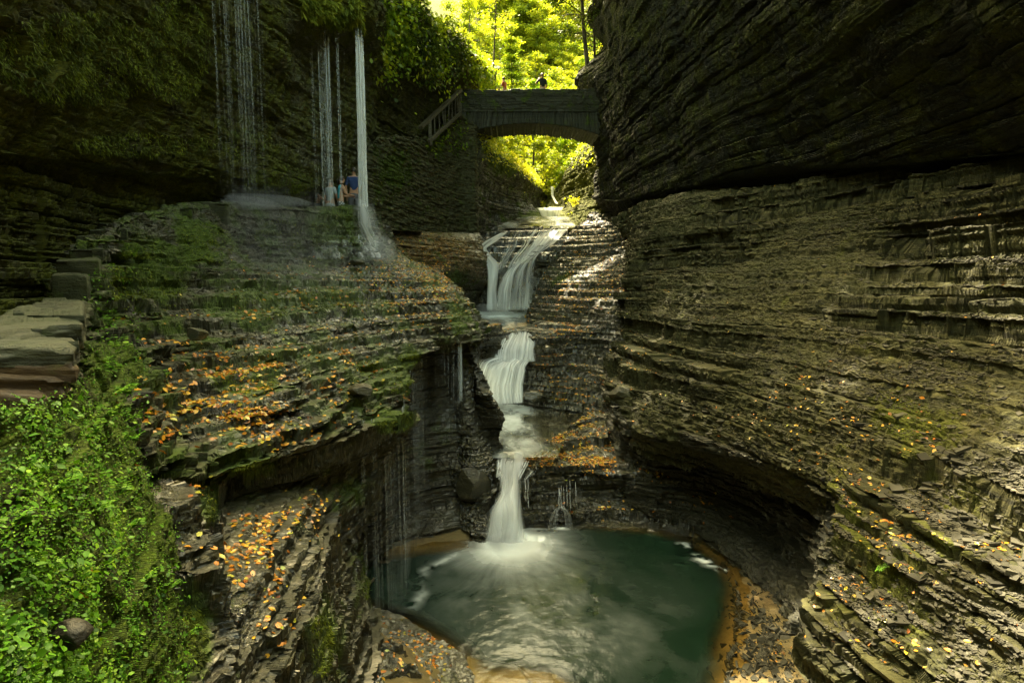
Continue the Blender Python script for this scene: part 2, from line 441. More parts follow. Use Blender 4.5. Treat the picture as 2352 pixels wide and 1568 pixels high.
# mossy slope under the path: wall below the walkway, ledges down to the overhanging rim
ctl = [
 [(140, 750, 4.6), (165, 830, 4.4), (200, 900, 4.4), (240, 1000, 4.5), (275, 1090, 4.5)],
 [(196, 700, 6.4), (235, 800, 5.9), (290, 880, 5.6), (335, 970, 5.3), (335, 1068, 4.9)],
 [(250, 545, 8.6), (300, 700, 7.8), (380, 800, 7.0), (430, 950, 6.2), (480, 1068, 5.6)],
 [(335, 497, 10.6), (400, 660, 9.5), (480, 760, 8.3), (560, 900, 7.0), (640, 1022, 6.4)],
 [(440, 474, 12.5), (500, 620, 11.2), (580, 710, 9.6), (680, 850, 8.2), (780, 982, 7.6)],
 [(520, 470, 13.8), (550, 605, 12.3), (630, 700, 10.6), (735, 835, 9.0), (850, 962, 8.5)],
 [(600, 472, 14.8), (610, 600, 13.5), (690, 680, 11.7), (800, 815, 10.0), (922, 940, 9.5)],
 [(690, 480, 16.0), (700, 592, 15.0), (780, 660, 13.0), (855, 760, 11.4), (948, 800, 11.6)],
 [(775, 478, 16.9), (790, 604, 15.8), (860, 645, 14.4), (925, 700, 13.1), (968, 768, 12.6)],
 [(836, 478, 17.6), (885, 592, 16.9), (955, 640, 15.8), (1018, 690, 14.6), (1060, 770, 13.4)],
 [(850, 486, 18.6), (905, 580, 18.0), (985, 622, 17.3), (1050, 672, 16.4), (1082, 755, 14.6)],
 [(862, 510, 20.0), (915, 585, 19.4), (1000, 625, 18.4), (1066, 672, 17.4), (1096, 735, 16.2)],
 [(870, 560, 22.0), (925, 610, 20.8), (1005, 660, 20.0), (1075, 715, 18.6), (1098, 800, 17.6)]]
cols_ = []
for c in ctl:
    r0, r1, r2, r3, r4 = [P(*q) for q in c]
    back = sh(r0, -.9, .5, -.05)
    cols_.append([sh(back, -.3, .1, -1.2), back, r0, r1, r2, r3, r4, sh(r4, -.18, .25, -.28), sh(r4, -.75, .9, -.75)])
patch('rock_slope', cols_, M['slope'], cols=True, flip=True,
      moss=[(770, 530, 90, 90, .7), (640, 540, 120, 90, .42), (600, 700, 160, 90, .62), (760, 680, 130, 60, .6), (880, 700, 120, 50, .45), (860, 860, 110, 70, .62), (950, 840, 60, 70, .8), (720, 830, 150, 80, .42), (1050, 730, 50, 70, .6), (350, 620, 150, 130, .65), (900, 960, 60, 30, .9), (450, 560, 110, 90, .65), (560, 900, 200, 80, .42)],
      mbase=.38, wet=[(800, 700, 330, 260, 1.), (600, 950, 300, 120, .9), (950, 660, 160, 90, 1.)], wbase=.3, dens=1.15,
      kw=dict(amp=.26, amp2=.09, terr=.58, terr2=.75, big=.50, fine=.045, wl=.9, vary=.65, lf=.5, bed=BEDT))

# lower ledges and face at the near left, ending in a dripping overhang
ctl = [
 [(250, 1075, 4.0), (255, 1100, 4.0), (262, 1150, 3.7), (275, 1250, 3.5), (290, 1400, 3.3), (300, 1640, 3.0), (300, 1900, 2.8)],
 [(335, 1068, 4.9), (335, 1090, 4.9), (345, 1115, 4.35), (362, 1250, 4.05), (400, 1400, 3.7), (430, 1640, 3.3), (440, 1900, 3.0)],
 [(410, 1068, 5.3), (410, 1092, 5.4), (420, 1130, 4.5), (450, 1250, 4.15), (455, 1400, 3.85), (490, 1640, 3.4), (500, 1900, 3.1)],
 [(480, 1068, 5.6), (470, 1100, 5.85), (462, 1180, 5.1), (485, 1330, 4.4), (500, 1450, 4.0), (540, 1640, 3.6), (550, 1900, 3.3)],
 [(640, 1022, 6.4), (620, 1092, 6.7), (595, 1182, 5.7), (620, 1300, 4.9), (640, 1400, 4.6), (655, 1640, 4.1), (655, 1900, 3.7)],
 [(780, 982, 7.6), (750, 1092, 7.5), (715, 1172, 6.4), (725, 1290, 5.6), (745, 1410, 5.3), (765, 1640, 4.9), (765, 1900, 4.4)],
 [(850, 962, 8.5), (835, 1090, 8.4), (790, 1190, 7.3), (775, 1290, 6.6), (800, 1420, 6.3), (820, 1640, 5.8), (820, 1900, 5.2)],
 [(915, 948, 9.3), (880, 1070, 9.1), (838, 1200, 8.2), (806, 1295, 7.5), (842, 1400, 7.4), (858, 1640, 6.6), (858, 1900, 5.9)]]
cols_ = [[P(*q) for q in c] for c in ctl]
last = cols_[-1]
cols_.append([sh(last[0], .0, 1.0, -.1), sh(last[1], -.1, 1.2, 0), sh(last[2], -.3, 1.3, 0), sh(last[3], -.4, 1.6, 0), sh(last[4], -.5, 1.4, 0), sh(last[5], -.6, 1.0, 0), sh(last[6], -.7, .8, 0)])
cols_.append([sh(q, -1.6, 2.2, 0) for q in last])
patch('rock_ledge', cols_, M['slope'], cols=True, flip=True,
      moss=[(900, 960, 60, 40, 1.), (560, 1060, 90, 40, .75), (740, 1480, 60, 130, .65), (840, 1300, 40, 120, .5), (800, 1150, 80, 90, .4), (480, 1150, 30, 60, .9), (440, 1450, 60, 120, .9), (300, 1400, 90, 300, .9)], mbase=.2,
      wet=[(380, 1130, 60, 90, 1.), (560, 1400, 120, 200, .9), (840, 1220, 60, 100, .6)], wbase=.45, dens=1.15,
      kw=dict(amp=.13, amp2=.05, terr=.5, terr2=.6, big=.22, fine=.03, wl=.6, lf=.7))

# earth bank under the near plants
ctl = [
 [(-700, 900, 1.7), (-700, 1080, 1.6), (-650, 1300, 1.45), (-600, 1560, 1.3), (-600, 1900, 1.15)],
 [(-100, 935, 2.1), (-60, 1080, 2.05), (-30, 1300, 1.85), (-20, 1560, 1.6), (-20, 1900, 1.4)],
 [(90, 925, 2.6), (100, 1080, 2.5), (110, 1300, 2.25), (120, 1560, 1.95), (120, 1900, 1.7)],
 [(180, 870, 3.5), (205, 1000, 3.25), (225, 1200, 2.9), (240, 1450, 2.5), (240, 1900, 2.2)],
 [(225, 790, 5.0), (270, 920, 4.5), (310, 1100, 3.85), (340, 1320, 3.3), (365, 1560, 2.95), (365, 1900, 2.6)][:4]+[(365, 1900, 2.6)],
 [(285, 790, 6.0), (325, 930, 5.1), (352, 1100, 4.25), (380, 1300, 3.75), (470, 1900, 3.0)],
 [(310, 830, 6.2), (345, 960, 5.5), (370, 1110, 4.8), (400, 1300, 4.3), (520, 1900, 3.5)]]
patch('earth_bank', [[P(*q) for q in c] for c in ctl], M['earth'], cols=True, flip=True, mbase=.55, dens=.6, kw=dict(amp=.06, amp2=.02, big=.14, fine=.03, wl=.5, lf=1.1))

# back wall of the plunge basin, left of the fall
zt = [H-1.6, H-1.5, H-1.35, H-1.25, H-1.25, H-1.6, H-2.4, H-3.1]
ud = [(760, 10.2), (850, 11.4), (930, 12.5), (1000, 13.2), (1062, 13.7), (1088, 13.5), (1112, 13.2), (1150, 13.4)]
foot = [(740, 1330), (860, 1300), (900, 1276), (985, 1256), (1075, 1246), (1100, 1242), (1130, 1240), (1160, 1238)]
cols_ = []
for (u, d), z, f in zip(ud, zt, foot):
    x = P(u, 900, d)[0]; fx, fy = XY(f[0], f[1], -.1)
    cols_.append([(x-1.2, d+2.2, z+.15), (x, d, z), (x+.0, d+.35, z-.9), (.55*x+.45*fx, .6*d+.4*fy+.35, z-2.2), (.2*x+.8*fx, .25*d+.75*fy+.2, .55), (fx, fy, -.15), (fx, fy-.6, -1.2)])
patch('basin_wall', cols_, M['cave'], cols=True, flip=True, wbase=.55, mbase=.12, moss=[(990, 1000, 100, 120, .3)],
      kw=dict(amp=.14, amp2=.05, big=.3, fine=.02, wl=1.3))

# nose of rock left of the fall
ctl = [
 [(1062, 800, 14.2), (1060, 900, 13.4), (1062, 1010, 13.0), (1062, 1080, 12.5), (1065, 1140, 12.3), (1085, 1250, 11.7)],
 [(1076, 790, 14.6), (1074, 900, 13.3), (1084, 1010, 12.8), (1100, 1085, 12.3), (1110, 1150, 12.0), (1115, 1250, 11.6)],
 [(1084, 800, 15.5), (1082, 895, 13.9), (1088, 940, 13.6), (1125, 1060, 12.7), (1128, 1150, 12.2), (1130, 1250, 11.8)],
 [(1086, 800, 17.0), (1085, 900, 15.5), (1090, 960, 15.0), (1145, 1062, 13.4), (1145, 1160, 12.7), (1140, 1250, 12.3)]]
cols_ = [[P(*q) for q in c] for c in ctl]
cols_.insert(0, [sh(q, -1.3, 1.4, 0) for q in cols_[0]])
patch('rock_nose', cols_, M['slope'], cols=True, flip=True, wbase=.8, mbase=.12, moss=[(1085, 830, 20, 40, .6)], kw=dict(amp=.10, amp2=.05, terr2=.5, big=.18, fine=.02, wl=.5, lf=.8))

# sill of the lowest fall and the leafy bank to its right
ctl = [
 [(1115, 1040, 13.6), (1120, 1068, 12.9), (1130, 1110, 12.6), (1140, 1160, 12.3), (1150, 1240, 11.9)],
 [(1150, 1036, 13.4), (1150, 1060, 12.8), (1158, 1110, 12.5), (1160, 1165, 12.3), (1165, 1235, 12.0)],
 [(1205, 1030, 13.5), (1215, 1056, 12.9), (1222, 1108, 12.7), (1225, 1165, 12.5), (1225, 1215, 12.35)],
 [(1275, 1000, 14.2), (1290, 1062, 13.0), (1290, 1105, 12.85), (1290, 1170, 12.5), (1292, 1205, 12.4)],
 [(1330, 960, 15.6), (1385, 1070, 13.1), (1385, 1110, 13.2), (1385, 1170, 12.7), (1385, 1207, 12.35)],
 [(1370, 930, 16.8), (1480, 1078, 13.0), (1490, 1112, 13.2), (1490, 1170, 12.7), (1490, 1213, 12.2)],
 [(1420, 950, 16.0), (1560, 1088, 12.8), (1590, 1120, 13.0), (1600, 1180, 12.4), (1590, 1238, 11.6)]]
cols_ = [[P(*q) for q in c] for c in ctl]
cols_ = [[c[0]]+c[1:]+[sh(c[-1], 0, -.3, -.9)] for c in cols_]
patch('rock_sill', cols_, M['slope'], cols=True, flip=True, wbase=.85, mbase=.05, dens=1.3,
      kw=dict(bed=BEDT, amp=.11, amp2=.06, terr=.6, terr2=.7, big=.10, fine=.015, wl=.7))

# bank of the middle pool to the right: curved steps
ctl = [
 [(1080, 800, 20.5), (1085, 815, 19.7), (1088, 834, 18.9), (1088, 870, 18.8), (1090, 935, 18.6)],
 [(1135, 780, 21.0), (1142, 800, 19.8), (1148, 832, 18.9), (1150, 870, 18.7), (1152, 935, 18.4)],
 [(1185, 750, 21.5), (1192, 777, 19.8), (1200, 826, 19.1), (1205, 870, 18.6), (1212, 930, 18.3)],
 [(1235, 738, 21.5), (1245, 772, 19.2), (1262, 820, 18.6), (1268, 870, 18.2), (1280, 925, 17.6)],
 [(1300, 730, 21.0), (1310, 762, 19.6), (1320, 812, 19.0), (1320, 865, 18.1), (1325, 935, 17.2)],
 [(1375, 722, 19.6), (1385, 752, 19.0), (1382, 812, 18.4), (1375, 865, 17.2), (1365, 942, 16.6)],
 [(1425, 720, 18.4), (1432, 752, 18.0), (1425, 812, 17.2), (1400, 880, 16.2), (1400, 950, 15.8)]]
cols_ = [[P(*q) for q in c]+[sh(P(*c[-1]), 0, -.5, -.8)] for c in ctl]
patch('rock_steps', cols_, M['slope'], cols=True, flip=True, wbase=.7, mbase=.08, dens=1.3, kw=dict(bed=BEDT, amp=.16, amp2=.06, terr=.8, terr2=.7, big=.2, fine=.015, wl=.8))

# slab of steps right of the upper fall
ctl = [
 [(1352, 488, 32.5), (1345, 505, 31.5), (1312, 527, 30.5), (1285, 575, 28.0), (1240, 640, 25.4), (1212, 712, 23.8), (1214, 745, 22.5)],
 [(1385, 486, 32.0), (1385, 505, 30.6), (1360, 530, 29.5), (1330, 580, 26.8), (1295, 650, 24.0), (1260, 705, 22.6), (1262, 745, 21.3)],
 [(1412, 486, 31.0), (1415, 508, 29.5), (1405, 540, 27.8), (1385, 590, 25.2), (1360, 655, 22.6), (1330, 690, 21.2), (1325, 735, 20.6)],
 [(1440, 490, 29.0), (1445, 512, 27.0), (1450, 550, 25.0), (1440, 600, 22.8), (1425, 655, 20.8), (1410, 695, 19.6), (1410, 735, 19.0)],
 [(1475, 500, 27.0), (1480, 520, 25.0), (1490, 560, 23.0), (1480, 610, 21.0), (1465, 660, 19.3), (1450, 700, 18.4), (1450, 735, 17.8)]]
cols_ = [[sh(P(*c[0]), 0, 2.5, -.3)]+[P(*q) for q in c]+[sh(P(*c[-1]), 0, .6, -.8)] for c in ctl]
patch('rock_stairs', cols_, M['slope'], cols=True, flip=True, wbase=.45, mbase=.16, moss=[(1300, 640, 60, 40, .4)], dens=1.3,
      kw=dict(bed=BEDT, amp=.16, amp2=.06, terr=.60, terr2=.75, big=.15, fine=.012, wl=.9))

# slab the upper fall slides over, and the dark wall behind its curtain
ctl = [
 [(1075, 545, 30), (1080, 590, 27.2), (1085, 640, 26.2), (1088, 700, 26.6), (1085, 740, 26.4)],
 [(1108, 540, 31.5), (1112, 575, 28), (1122, 640, 25.6), (1122, 662, 25.6), (1118, 740, 25.9)],
 [(1140, 536, 32), (1145, 580, 28), (1152, 634, 25.5), (1156, 660, 25.7), (1156, 740, 25.9)],
 [(1185, 528, 32.5), (1185, 575, 28.2), (1186, 618, 25.8), (1188, 650, 26.1), (1190, 740, 26.0)],
 [(1240, 521, 33), (1238, 555, 29.3), (1228, 590, 26.2), (1228, 625, 26.5), (1226, 740, 25.8)],
 [(1305, 521, 32.5), (1300, 552, 29.5), (1270, 590, 26.6), (1262, 630, 26.6), (1250, 740, 25.2)]]
cols_ = [[P(c[0][0], 512, 36.5), P(c[0][0], .5*c[0][1]+.5*521, 33.5)]+[P(*q) for q in c] for c in ctl]
patch('rock_chute', cols_, M['slope'], cols=True, flip=True, wbase=.9, mbase=.03, dens=1.3, kw=dict(amp=.10, amp2=.05, terr=.7, terr2=.7, big=.12, fine=.012, wl=.9))

# ochre ledge under the stair wall and the dark recess below it
ctl = [
 [(835, 520, 19.5), (850, 545, 19.3), (900, 592, 19.3), (960, 625, 19.4), (1000, 680, 20.5), (1010, 760, 21.5)],
 [(880, 528, 21.5), (905, 545, 21.2), (960, 600, 21.6), (1005, 622, 22.0), (1030, 680, 22.5), (1040, 760, 22.5)],
 [(970, 532, 24.0), (985, 548, 23.4), (1020, 600, 23.0), (1055, 628, 23.4), (1060, 690, 24.5), (1060, 770, 23.6)],
 [(1050, 534, 27.0), (1062, 550, 25.6), (1085, 600, 24.6), (1095, 640, 24.6), (1092, 690, 26.0), (1090, 770, 24.6)],
 [(1090, 536, 28.5), (1098, 552, 27.0), (1114, 600, 25.6), (1116, 650, 25.4), (1110, 690, 27.0), (1108, 770, 25.4)],
 [(1096, 530, 31.0), (1104, 550, 30.0), (1122, 600, 27.5), (1126, 650, 27.0), (1125, 690, 28.0), (1124, 770, 27.0)]]
cols_ = [[sh(P(*c[0]), -.6, 2.0, .1)]+[P(*q) for q in c] for c in ctl]
patch('rock_shelf', cols_, M['slope'], cols=True, flip=True, wbase=.4, mbase=.25, warm=[(1010, 570, 110, 38, 1.1), (1080, 620, 60, 30, .5)], moss=[(1060, 640, 50, 30, .6)], kw=dict(amp=.14, amp2=.06, terr2=.4, big=.2, wl=.9))

# low leafy rib left of the upper pool
ctl = [
 [(1060, 720, 17.5), (1075, 735, 17.2), (1085, 775, 17.4), (1085, 820, 18.0)],
 [(1092, 728, 18.6), (1105, 750, 18.0), (1108, 785, 18.3), (1106, 822, 19.0)],
 [(1140, 742, 20.2), (1150, 755, 19.4), (1155, 790, 19.0), (1152, 860, 18.6)],
 [(1180, 752, 21.0), (1190, 762, 20.2), (1195, 795, 19.6), (1195, 860, 19.0)],
 [(1215, 757, 21.4), (1220, 767, 20.6), (1222, 800, 19.8), (1222, 860, 19.2)]]
cols_ = [[sh(P(*c[0]), 0, 1.2, -.25)]+[P(*q) for q in c] for c in ctl]
patch('rock_rib', cols_, M['slope'], cols=True, flip=True, wbase=.75, mbase=.1, dens=1.3, kw=dict(amp=.12, amp2=.06, terr=.6, terr2=.7, big=.1, fine=.012, wl=.8))

# right slope: loose shale and ledges
ctl = [
 [(1425, 492, 26), (1432, 560, 23), (1432, 660, 20.5), (1425, 740, 18.8), (1412, 800, 17.0)],
 [(1478, 468, 21.5), (1466, 560, 19.6), (1446, 690, 17.8), (1420, 800, 16.0), (1392, 880, 14.7)],
 [(1600, 447, 17.8), (1580, 570, 16.4), (1550, 700, 14.9), (1500, 830, 13.6), (1440, 962, 12.9)],
 [(1800, 422, 14.6), (1790, 560, 13.2), (1740, 710, 12.0), (1660, 860, 11.2), (1580, 985, 11.2)],
 [(2000, 402, 12.1), (1990, 570, 10.9), (1940, 740, 9.7), (1860, 900, 9.1), (1735, 1025, 9.5)],
 [(2200, 386, 10.1), (2200, 580, 9.0), (2150, 780, 8.0), (2060, 960, 7.4), (1870, 1075, 8.1)],
 [(2330, 372, 9.0), (2330, 590, 8.1), (2290, 820, 7.1), (2190, 1020, 6.5), (1945, 1120, 7.0)],
 [(2480, 358, 7.9), (2480, 610, 7.1), (2440, 870, 6.2), (2290, 1110, 5.6), (1888, 1285, 6.5)],
 [(2750, 325, 6.6), (2780, 620, 5.8), (2700, 950, 5.1), (2380, 1260, 4.7), (1878, 1425, 6.0)],
 [(3300, 270, 4.9), (3300, 650, 4.4), (3100, 1100, 3.9), (2500, 1480, 4.0), (1888, 1590, 5.5)],
 [(4300, 140, 3.3), (4300, 700, 2.9), (4000, 1300, 2.6), (2750, 1950, 3.2), (1905, 1900, 4.9)]]
cols_ = []
for k, c in enumerate(ctl):
    p = [P(*q) for q in c]
    e = p[-1]
    cols_.append([sh(p[0], 1.6, .6, .5)]+p+[sh(e, .08, .04, -.28), sh(e, .45, .2, -.8)])
cols_.append([sh(q, .4, -4, -.2) for q in cols_[-1]])
patch('shale_slope', cols_, M['right'], cols=True, mbase=.16, moss=[(2050, 1330, 190, 160, .55), (2100, 950, 200, 160, .42), (2200, 1150, 180, 120, .4), (1930, 1180, 60, 120, .6)], wbase=.0, dens=1.2,
      kw=dict(amp=.36, amp2=.10, terr=.85, terr2=.7, big=.35, fine=.04, wl=1.6, joint=.6, vary=.75))

# hollow under the right slope, behind the pool
feet = [(1408, 930, 16.2), (1402, 945, 15.8), (1470, 1062, 13.2), (1600, 1130, 12.6), (1715, 1200, 11.4), (1790, 1265, 10.2), (1835, 1330, 9.2), (1862, 1400, 8.3), (1880, 1480, 7.6), (1905, 1600, 6.8), (1960, 1900, 5.6)]
cols2 = []
for k, (c, f) in enumerate(zip(ctl, feet)):
    e = P(*c[-1]); g = P(*f)
    s = min(1, max(.25, (k-1)/3))
    cols2.append([sh(e, .03, .01, -.04), sh(e, .16*s, .07*s, -.38), (.6*e[0]+.4*g[0]+.38*s, .6*e[1]+.4*g[1]+.5*s, .66*e[2]+.34*g[2]), (.25*e[0]+.75*g[0]+.30*s, .25*e[1]+.75*g[1]+.3*s, .3*e[2]+.7*g[2]), g, sh(g, -.35*s, -.25*s, -.10), sh(g, -.8*s, -.6*s, -.8)])
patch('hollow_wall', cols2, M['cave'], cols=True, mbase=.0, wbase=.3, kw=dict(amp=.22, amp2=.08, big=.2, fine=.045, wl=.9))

# right cliff: dark overhanging wall
cl = [  # u at several heights share the column; (u, d_top, d_lip, lip_v)
 (1368, 33, 33, 470), (1382, 30, 30.5, 470), (1400, 27.5, 28, 472), (1440, 24.5, 25, 470), (1510, 20.8, 22, 455), (1650, 16.6, 18, 430), (1820, 13.6, 15.2, 410), (2000, 11.2, 12.8, 392), (2200, 9.2, 10.7, 376), (2360, 8.0, 9.4, 362), (2550, 6.9, 8.1, 345), (2900, 5.5, 6.6, 305), (3500, 4.2, 5.1, 240), (4700, 2.9, 3.6, 90)]
jag = [(0, 0), (30, 2), (120, -6), (180, -40), (235, -8)]
cols_ = []
for k, (u, dt, dl, lv) in enumerate(cl):
    dt = dt-min(1.1, .08*dt) if k > 2 else dt
    dl = dl*(1-.055*min(1, max(0, (k-2)/3)))
    dt = min(dt, dl-.3) if k > 3 else dt
    lip = P(u, lv-14, dl)
    j = [14, -10, 18, -46, -22, 0, 8] if k == 0 else [10, -6, 12, -30, -14, 0, 4] if k == 1 else [0]*7
    vs = [-60, 60, 115, 178, 235, 300, 380]
    fr = [.0, .12, .25, .4, .55, .7, .88]
    col = []
    top = P(u, -420, dt-.9)
    col.append((top[0]+12, top[1]+4, H+19)); col.append((top[0]+.2, top[1], max(top[2], H+7)+5)); col.append(top)
    for a, b, q in zip(vs, fr, j):
        vv = min(a, lv-14-(380-a)*.55) if lv < 440 else a
        col.append(P(u+q, vv, dt+b*(dl-dt)))
    col.append(lip); col.append(sh(lip, .22, .1, -.04))
    pp = P(u, lv+10, dl+.25); col.append(sh(pp, .55, .3, -.2)); col.append(sh(pp, .8, .5, -.9))
    cols_.append(col)
cols_.insert(0, [sh(q, 4, 6, 0) for q in cols_[0]])
cols_.append([sh(q, .3, -5, 0) for q in cols_[-1]])
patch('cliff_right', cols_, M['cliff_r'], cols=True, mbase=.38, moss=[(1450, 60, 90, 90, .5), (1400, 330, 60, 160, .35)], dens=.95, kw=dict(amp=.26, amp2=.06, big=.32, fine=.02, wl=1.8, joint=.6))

# dark wall under the bridge on the left, with the bank sloping away beyond
ctl = [
 [(1060, 330, 30.5), (1060, 430, 30.5), (1060, 560, 30.5), (1060, 640, 30)],
 [(1095, 315, 31.0), (1095, 430, 31.0), (1095, 545, 31.2), (1095, 640, 30.5)],
 [(1115, 330, 33.5), (1120, 430, 33.5), (1125, 540, 33.5), (1125, 640, 32)],
 [(1165, 372, 36.5), (1168, 440, 36.5), (1170, 533, 35.0), (1170, 640, 33)],
 [(1215, 402, 39.5), (1222, 460, 39.0), (1226, 522, 35.5), (1226, 640, 34)],
 [(1236, 425, 43.0), (1232, 470, 41.0), (1270, 512, 36.5), (1290, 640, 35)],
 [(1250, 440, 48.0), (1246, 475, 45.0), (1306, 518, 36.0), (1320, 640, 35)]]
cols_ = [[sh(P(*c[0]), -6, 6, 5.0), P(*c[0])]+[P(*q) for q in c[1:]] for c in ctl]
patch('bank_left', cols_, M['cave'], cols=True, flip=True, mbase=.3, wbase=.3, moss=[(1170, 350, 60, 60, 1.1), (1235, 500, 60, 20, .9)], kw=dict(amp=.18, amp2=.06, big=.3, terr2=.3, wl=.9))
ctl = [
 [(1262, 452, 47.0), (1262, 478, 40.0), (1300, 512, 35.0)],
 [(1285, 425, 45.0), (1290, 480, 39.0), (1310, 522, 34.0)],
 [(1318, 370, 41.0), (1315, 460, 38.0), (1318, 522, 33.5)],
 [(1345, 335, 38.0), (1345, 440, 36.0), (1352, 500, 32.8)],
 [(1388, 320, 34.5), (1386, 430, 33.5), (1395, 492, 32.0)],
 [(1420, 300, 33.0), (1420, 430, 31.0), (1440, 495, 30.0)]]
cols_ = [[sh(P(*c[0]), 6, 6, 5.0)]+[P(*q) for q in c]+[sh(P(*c[-1]), 0, -1.5, -1.5)] for c in ctl]
patch('bank_right', cols_, M['cliff'], cols=True, flip=True, mbase=.55, moss=[(1340, 400, 60, 60, 1.)], kw=dict(amp=.2, amp2=.06, big=.3, terr2=.4, wl=.9))

# unseen wall added behind the viewpoint to cut frontal fill light
cols_ = []
for x, y in ((-16, 4), (-9.5, -3.5), (-6, -7), (-1.5, -8.5), (3, -8), (7, -6.5), (11, -2), (15, 4)):
    cols_.append([(x*1.25, y-5, H+15), (x*1.02, y-.6, H+12), (x, y, H+7), (x*.97, y+.5, H+2), (x*.9, y+1.2, H-3), (x*.85, y+1.6, -1)])
patch('fill_block_wall', cols_, M['cliff'], cols=True, kw=dict(amp=.25, amp2=.0, big=.6, fine=0))
patch('path', [[P(330, 620, 11.0), P(480, 590, 14.0), (P(640, 480, 16.6)[0], 17.2, H+1.35), (P(760, 480, 18.0)[0], 18.2, H+1.88), (P(860, 480, 19.6)[0], 19.8, H+1.95), (P(960, 480, 22)[0], 23.0, H+2.2)],
               [P(300, 620, 13.0), P(440, 590, 16.0), (P(600, 480, 18.6)[0], 19.2, H+1.4), (P(740, 480, 20.5)[0], 20.8, H+1.92), (P(850, 480, 22.6)[0], 22.6, H+2.0), (P(960, 480, 25)[0], 25.5, H+2.2)]], M['cap'], dens=.6, wbase=.8, kw=dict(amp=0, amp2=0, big=0, fine=.03))
# wooded valley beyond the bridge
ys = np.concatenate([np.linspace(35, 60, 60), np.linspace(61, 130, 50)]); xs = np.linspace(-70, 75, 150)
X, Y = np.meshgrid(xs, ys)
xc = 2.6+.06*(Y-36)
base = H+2.4+.16*np.maximum(Y-33, 0)+.006*np.maximum(Y-45, 0)**2
side = np.abs(X-xc)
Zv = base+np.where(X < xc, .62, .62)*np.maximum(side-1.6, 0)*(1-np.exp(-side/4))+.9*fbm(X*.2, Y*.2, 0, 4, 5)
V = np.stack([X, Y, Zv], -1)
o = grid_mesh('hillside', V, M['forest']); o.data.flip_normals(); o['kind'] = 'structure'
SCAT['hillside'] = (V.reshape(-1, 3), normals(V).reshape(-1, 3), proj(V.reshape(-1, 3)))
HX, HY, HZ = xs, ys, Zv
def hill_z(x, y): return float(HZ[np.argmin(abs(HY-y)), np.argmin(abs(HX-x))])

# floor of the plunge basin, beach at right and wet bank at left
n = 200
xs_, ys_ = np.meshgrid(np.linspace(-6, 9, 300), np.linspace(3, 16, 260))
PC = [XY(u, v, 0) for u, v in ((800, 1390), (780, 1330), (850, 1272), (985, 1256), (1120, 1243), (1205, 1218), (1300, 1205), (1420, 1208), (1500, 1215), (1600, 1240), (1665, 1285), (1692, 1340), (1700, 1400), (1688, 1460), (1672, 1520), (1660, 1590), (1600, 1760), (1400, 1820), (1200, 1700), (1110, 1600), (1060, 1515), (1000, 1470), (930, 1425))]
PCa = np.array(PC)
def dist_in(x, y):
    """signed distance to the pool outline, positive inside"""
    x = np.asarray(x); y = np.asarray(y); dm = np.full(x.shape, 1e9); ins = np.zeros(x.shape, bool)
    n = len(PCa)
    for i in range(n):
        a, b = PCa[i], PCa[(i+1) % n]
        ex, ey = b-a; t = np.clip(((x-a[0])*ex+(y-a[1])*ey)/(ex*ex+ey*ey), 0, 1)
        dm = np.minimum(dm, np.hypot(x-a[0]-t*ex, y-a[1]-t*ey))
        c = ((a[1] > y) != (b[1] > y)) & (x < (b[0]-a[0])*(y-a[1])/(b[1]-a[1]+1e-12)+a[0]); ins ^= c
    return np.where(ins, dm, -dm)
dn = dist_in(xs_, ys_)+.12*fbm(xs_*1.3, ys_*1.3, 0, 3, 9)
left = sstep(.5, -1.0, xs_)*sstep(10.6, 9.0, ys_)
zf = np.where(dn > 0, -.10-.75*sstep(0, 1.6, dn), -dn*(.20+.28*left)+.0)
sx0, sy0 = XY(1190, 1580, 0); shelf0 = np.exp(-((xs_-sx0)/1.0)**2-((ys_-sy0)/.62)**2)
zf = np.maximum(zf, np.where(dn > 0, -.85+.76*sstep(.3, .75, shelf0), zf))
zf = np.minimum(zf, 1.2)+.03*fbm(xs_*3, ys_*3, 0, 3, 4)
Vf = np.stack([xs_, ys_, zf-.03], -1)
fuv = proj(Vf.reshape(-1, 3))
fl = grid_mesh('basin_floor', Vf, M['bed'], {'moss': np.full(zf.size, .12), 'wet': np.full(zf.size, .12), 'warm': blob(fuv, [(1720, 1420, 60, 200, .25)])})
fl['kind'] = 'structure'; fl.data.flip_normals()
SCAT['basin_floor'] = (Vf.reshape(-1, 3), normals(Vf).reshape(-1, 3), fuv)
E = [XY(u, v, .0) for u, v in ((835, 1350), (852, 1395), (930, 1425), (1000, 1470), (1062, 1515), (1085, 1560), (1092, 1620), (1100, 1800))]
r0 = [(x, y, -.4) for x, y in E]; r1 = [(x, y, .06) for x, y in E]; r2 = [(x-.10, y-.08, .2) for x, y in E]; r3 = [(x-.7, y-.5, .45) for x, y in E]; r4 = [(x-1.6, y-1.0, .85) for x, y in E]; r5 = [(x-3.0, y-1.4, 1.5) for x, y in E]
patch('wet_bank', [r5, r4, r3, r2, r1, r0], M['slope'], flip=True, wbase=1., mbase=.15, dens=1.2, kw=dict(amp=.08, amp2=.05, terr=.3, terr2=.5, big=.12, fine=.03, wl=.5, lf=.8))

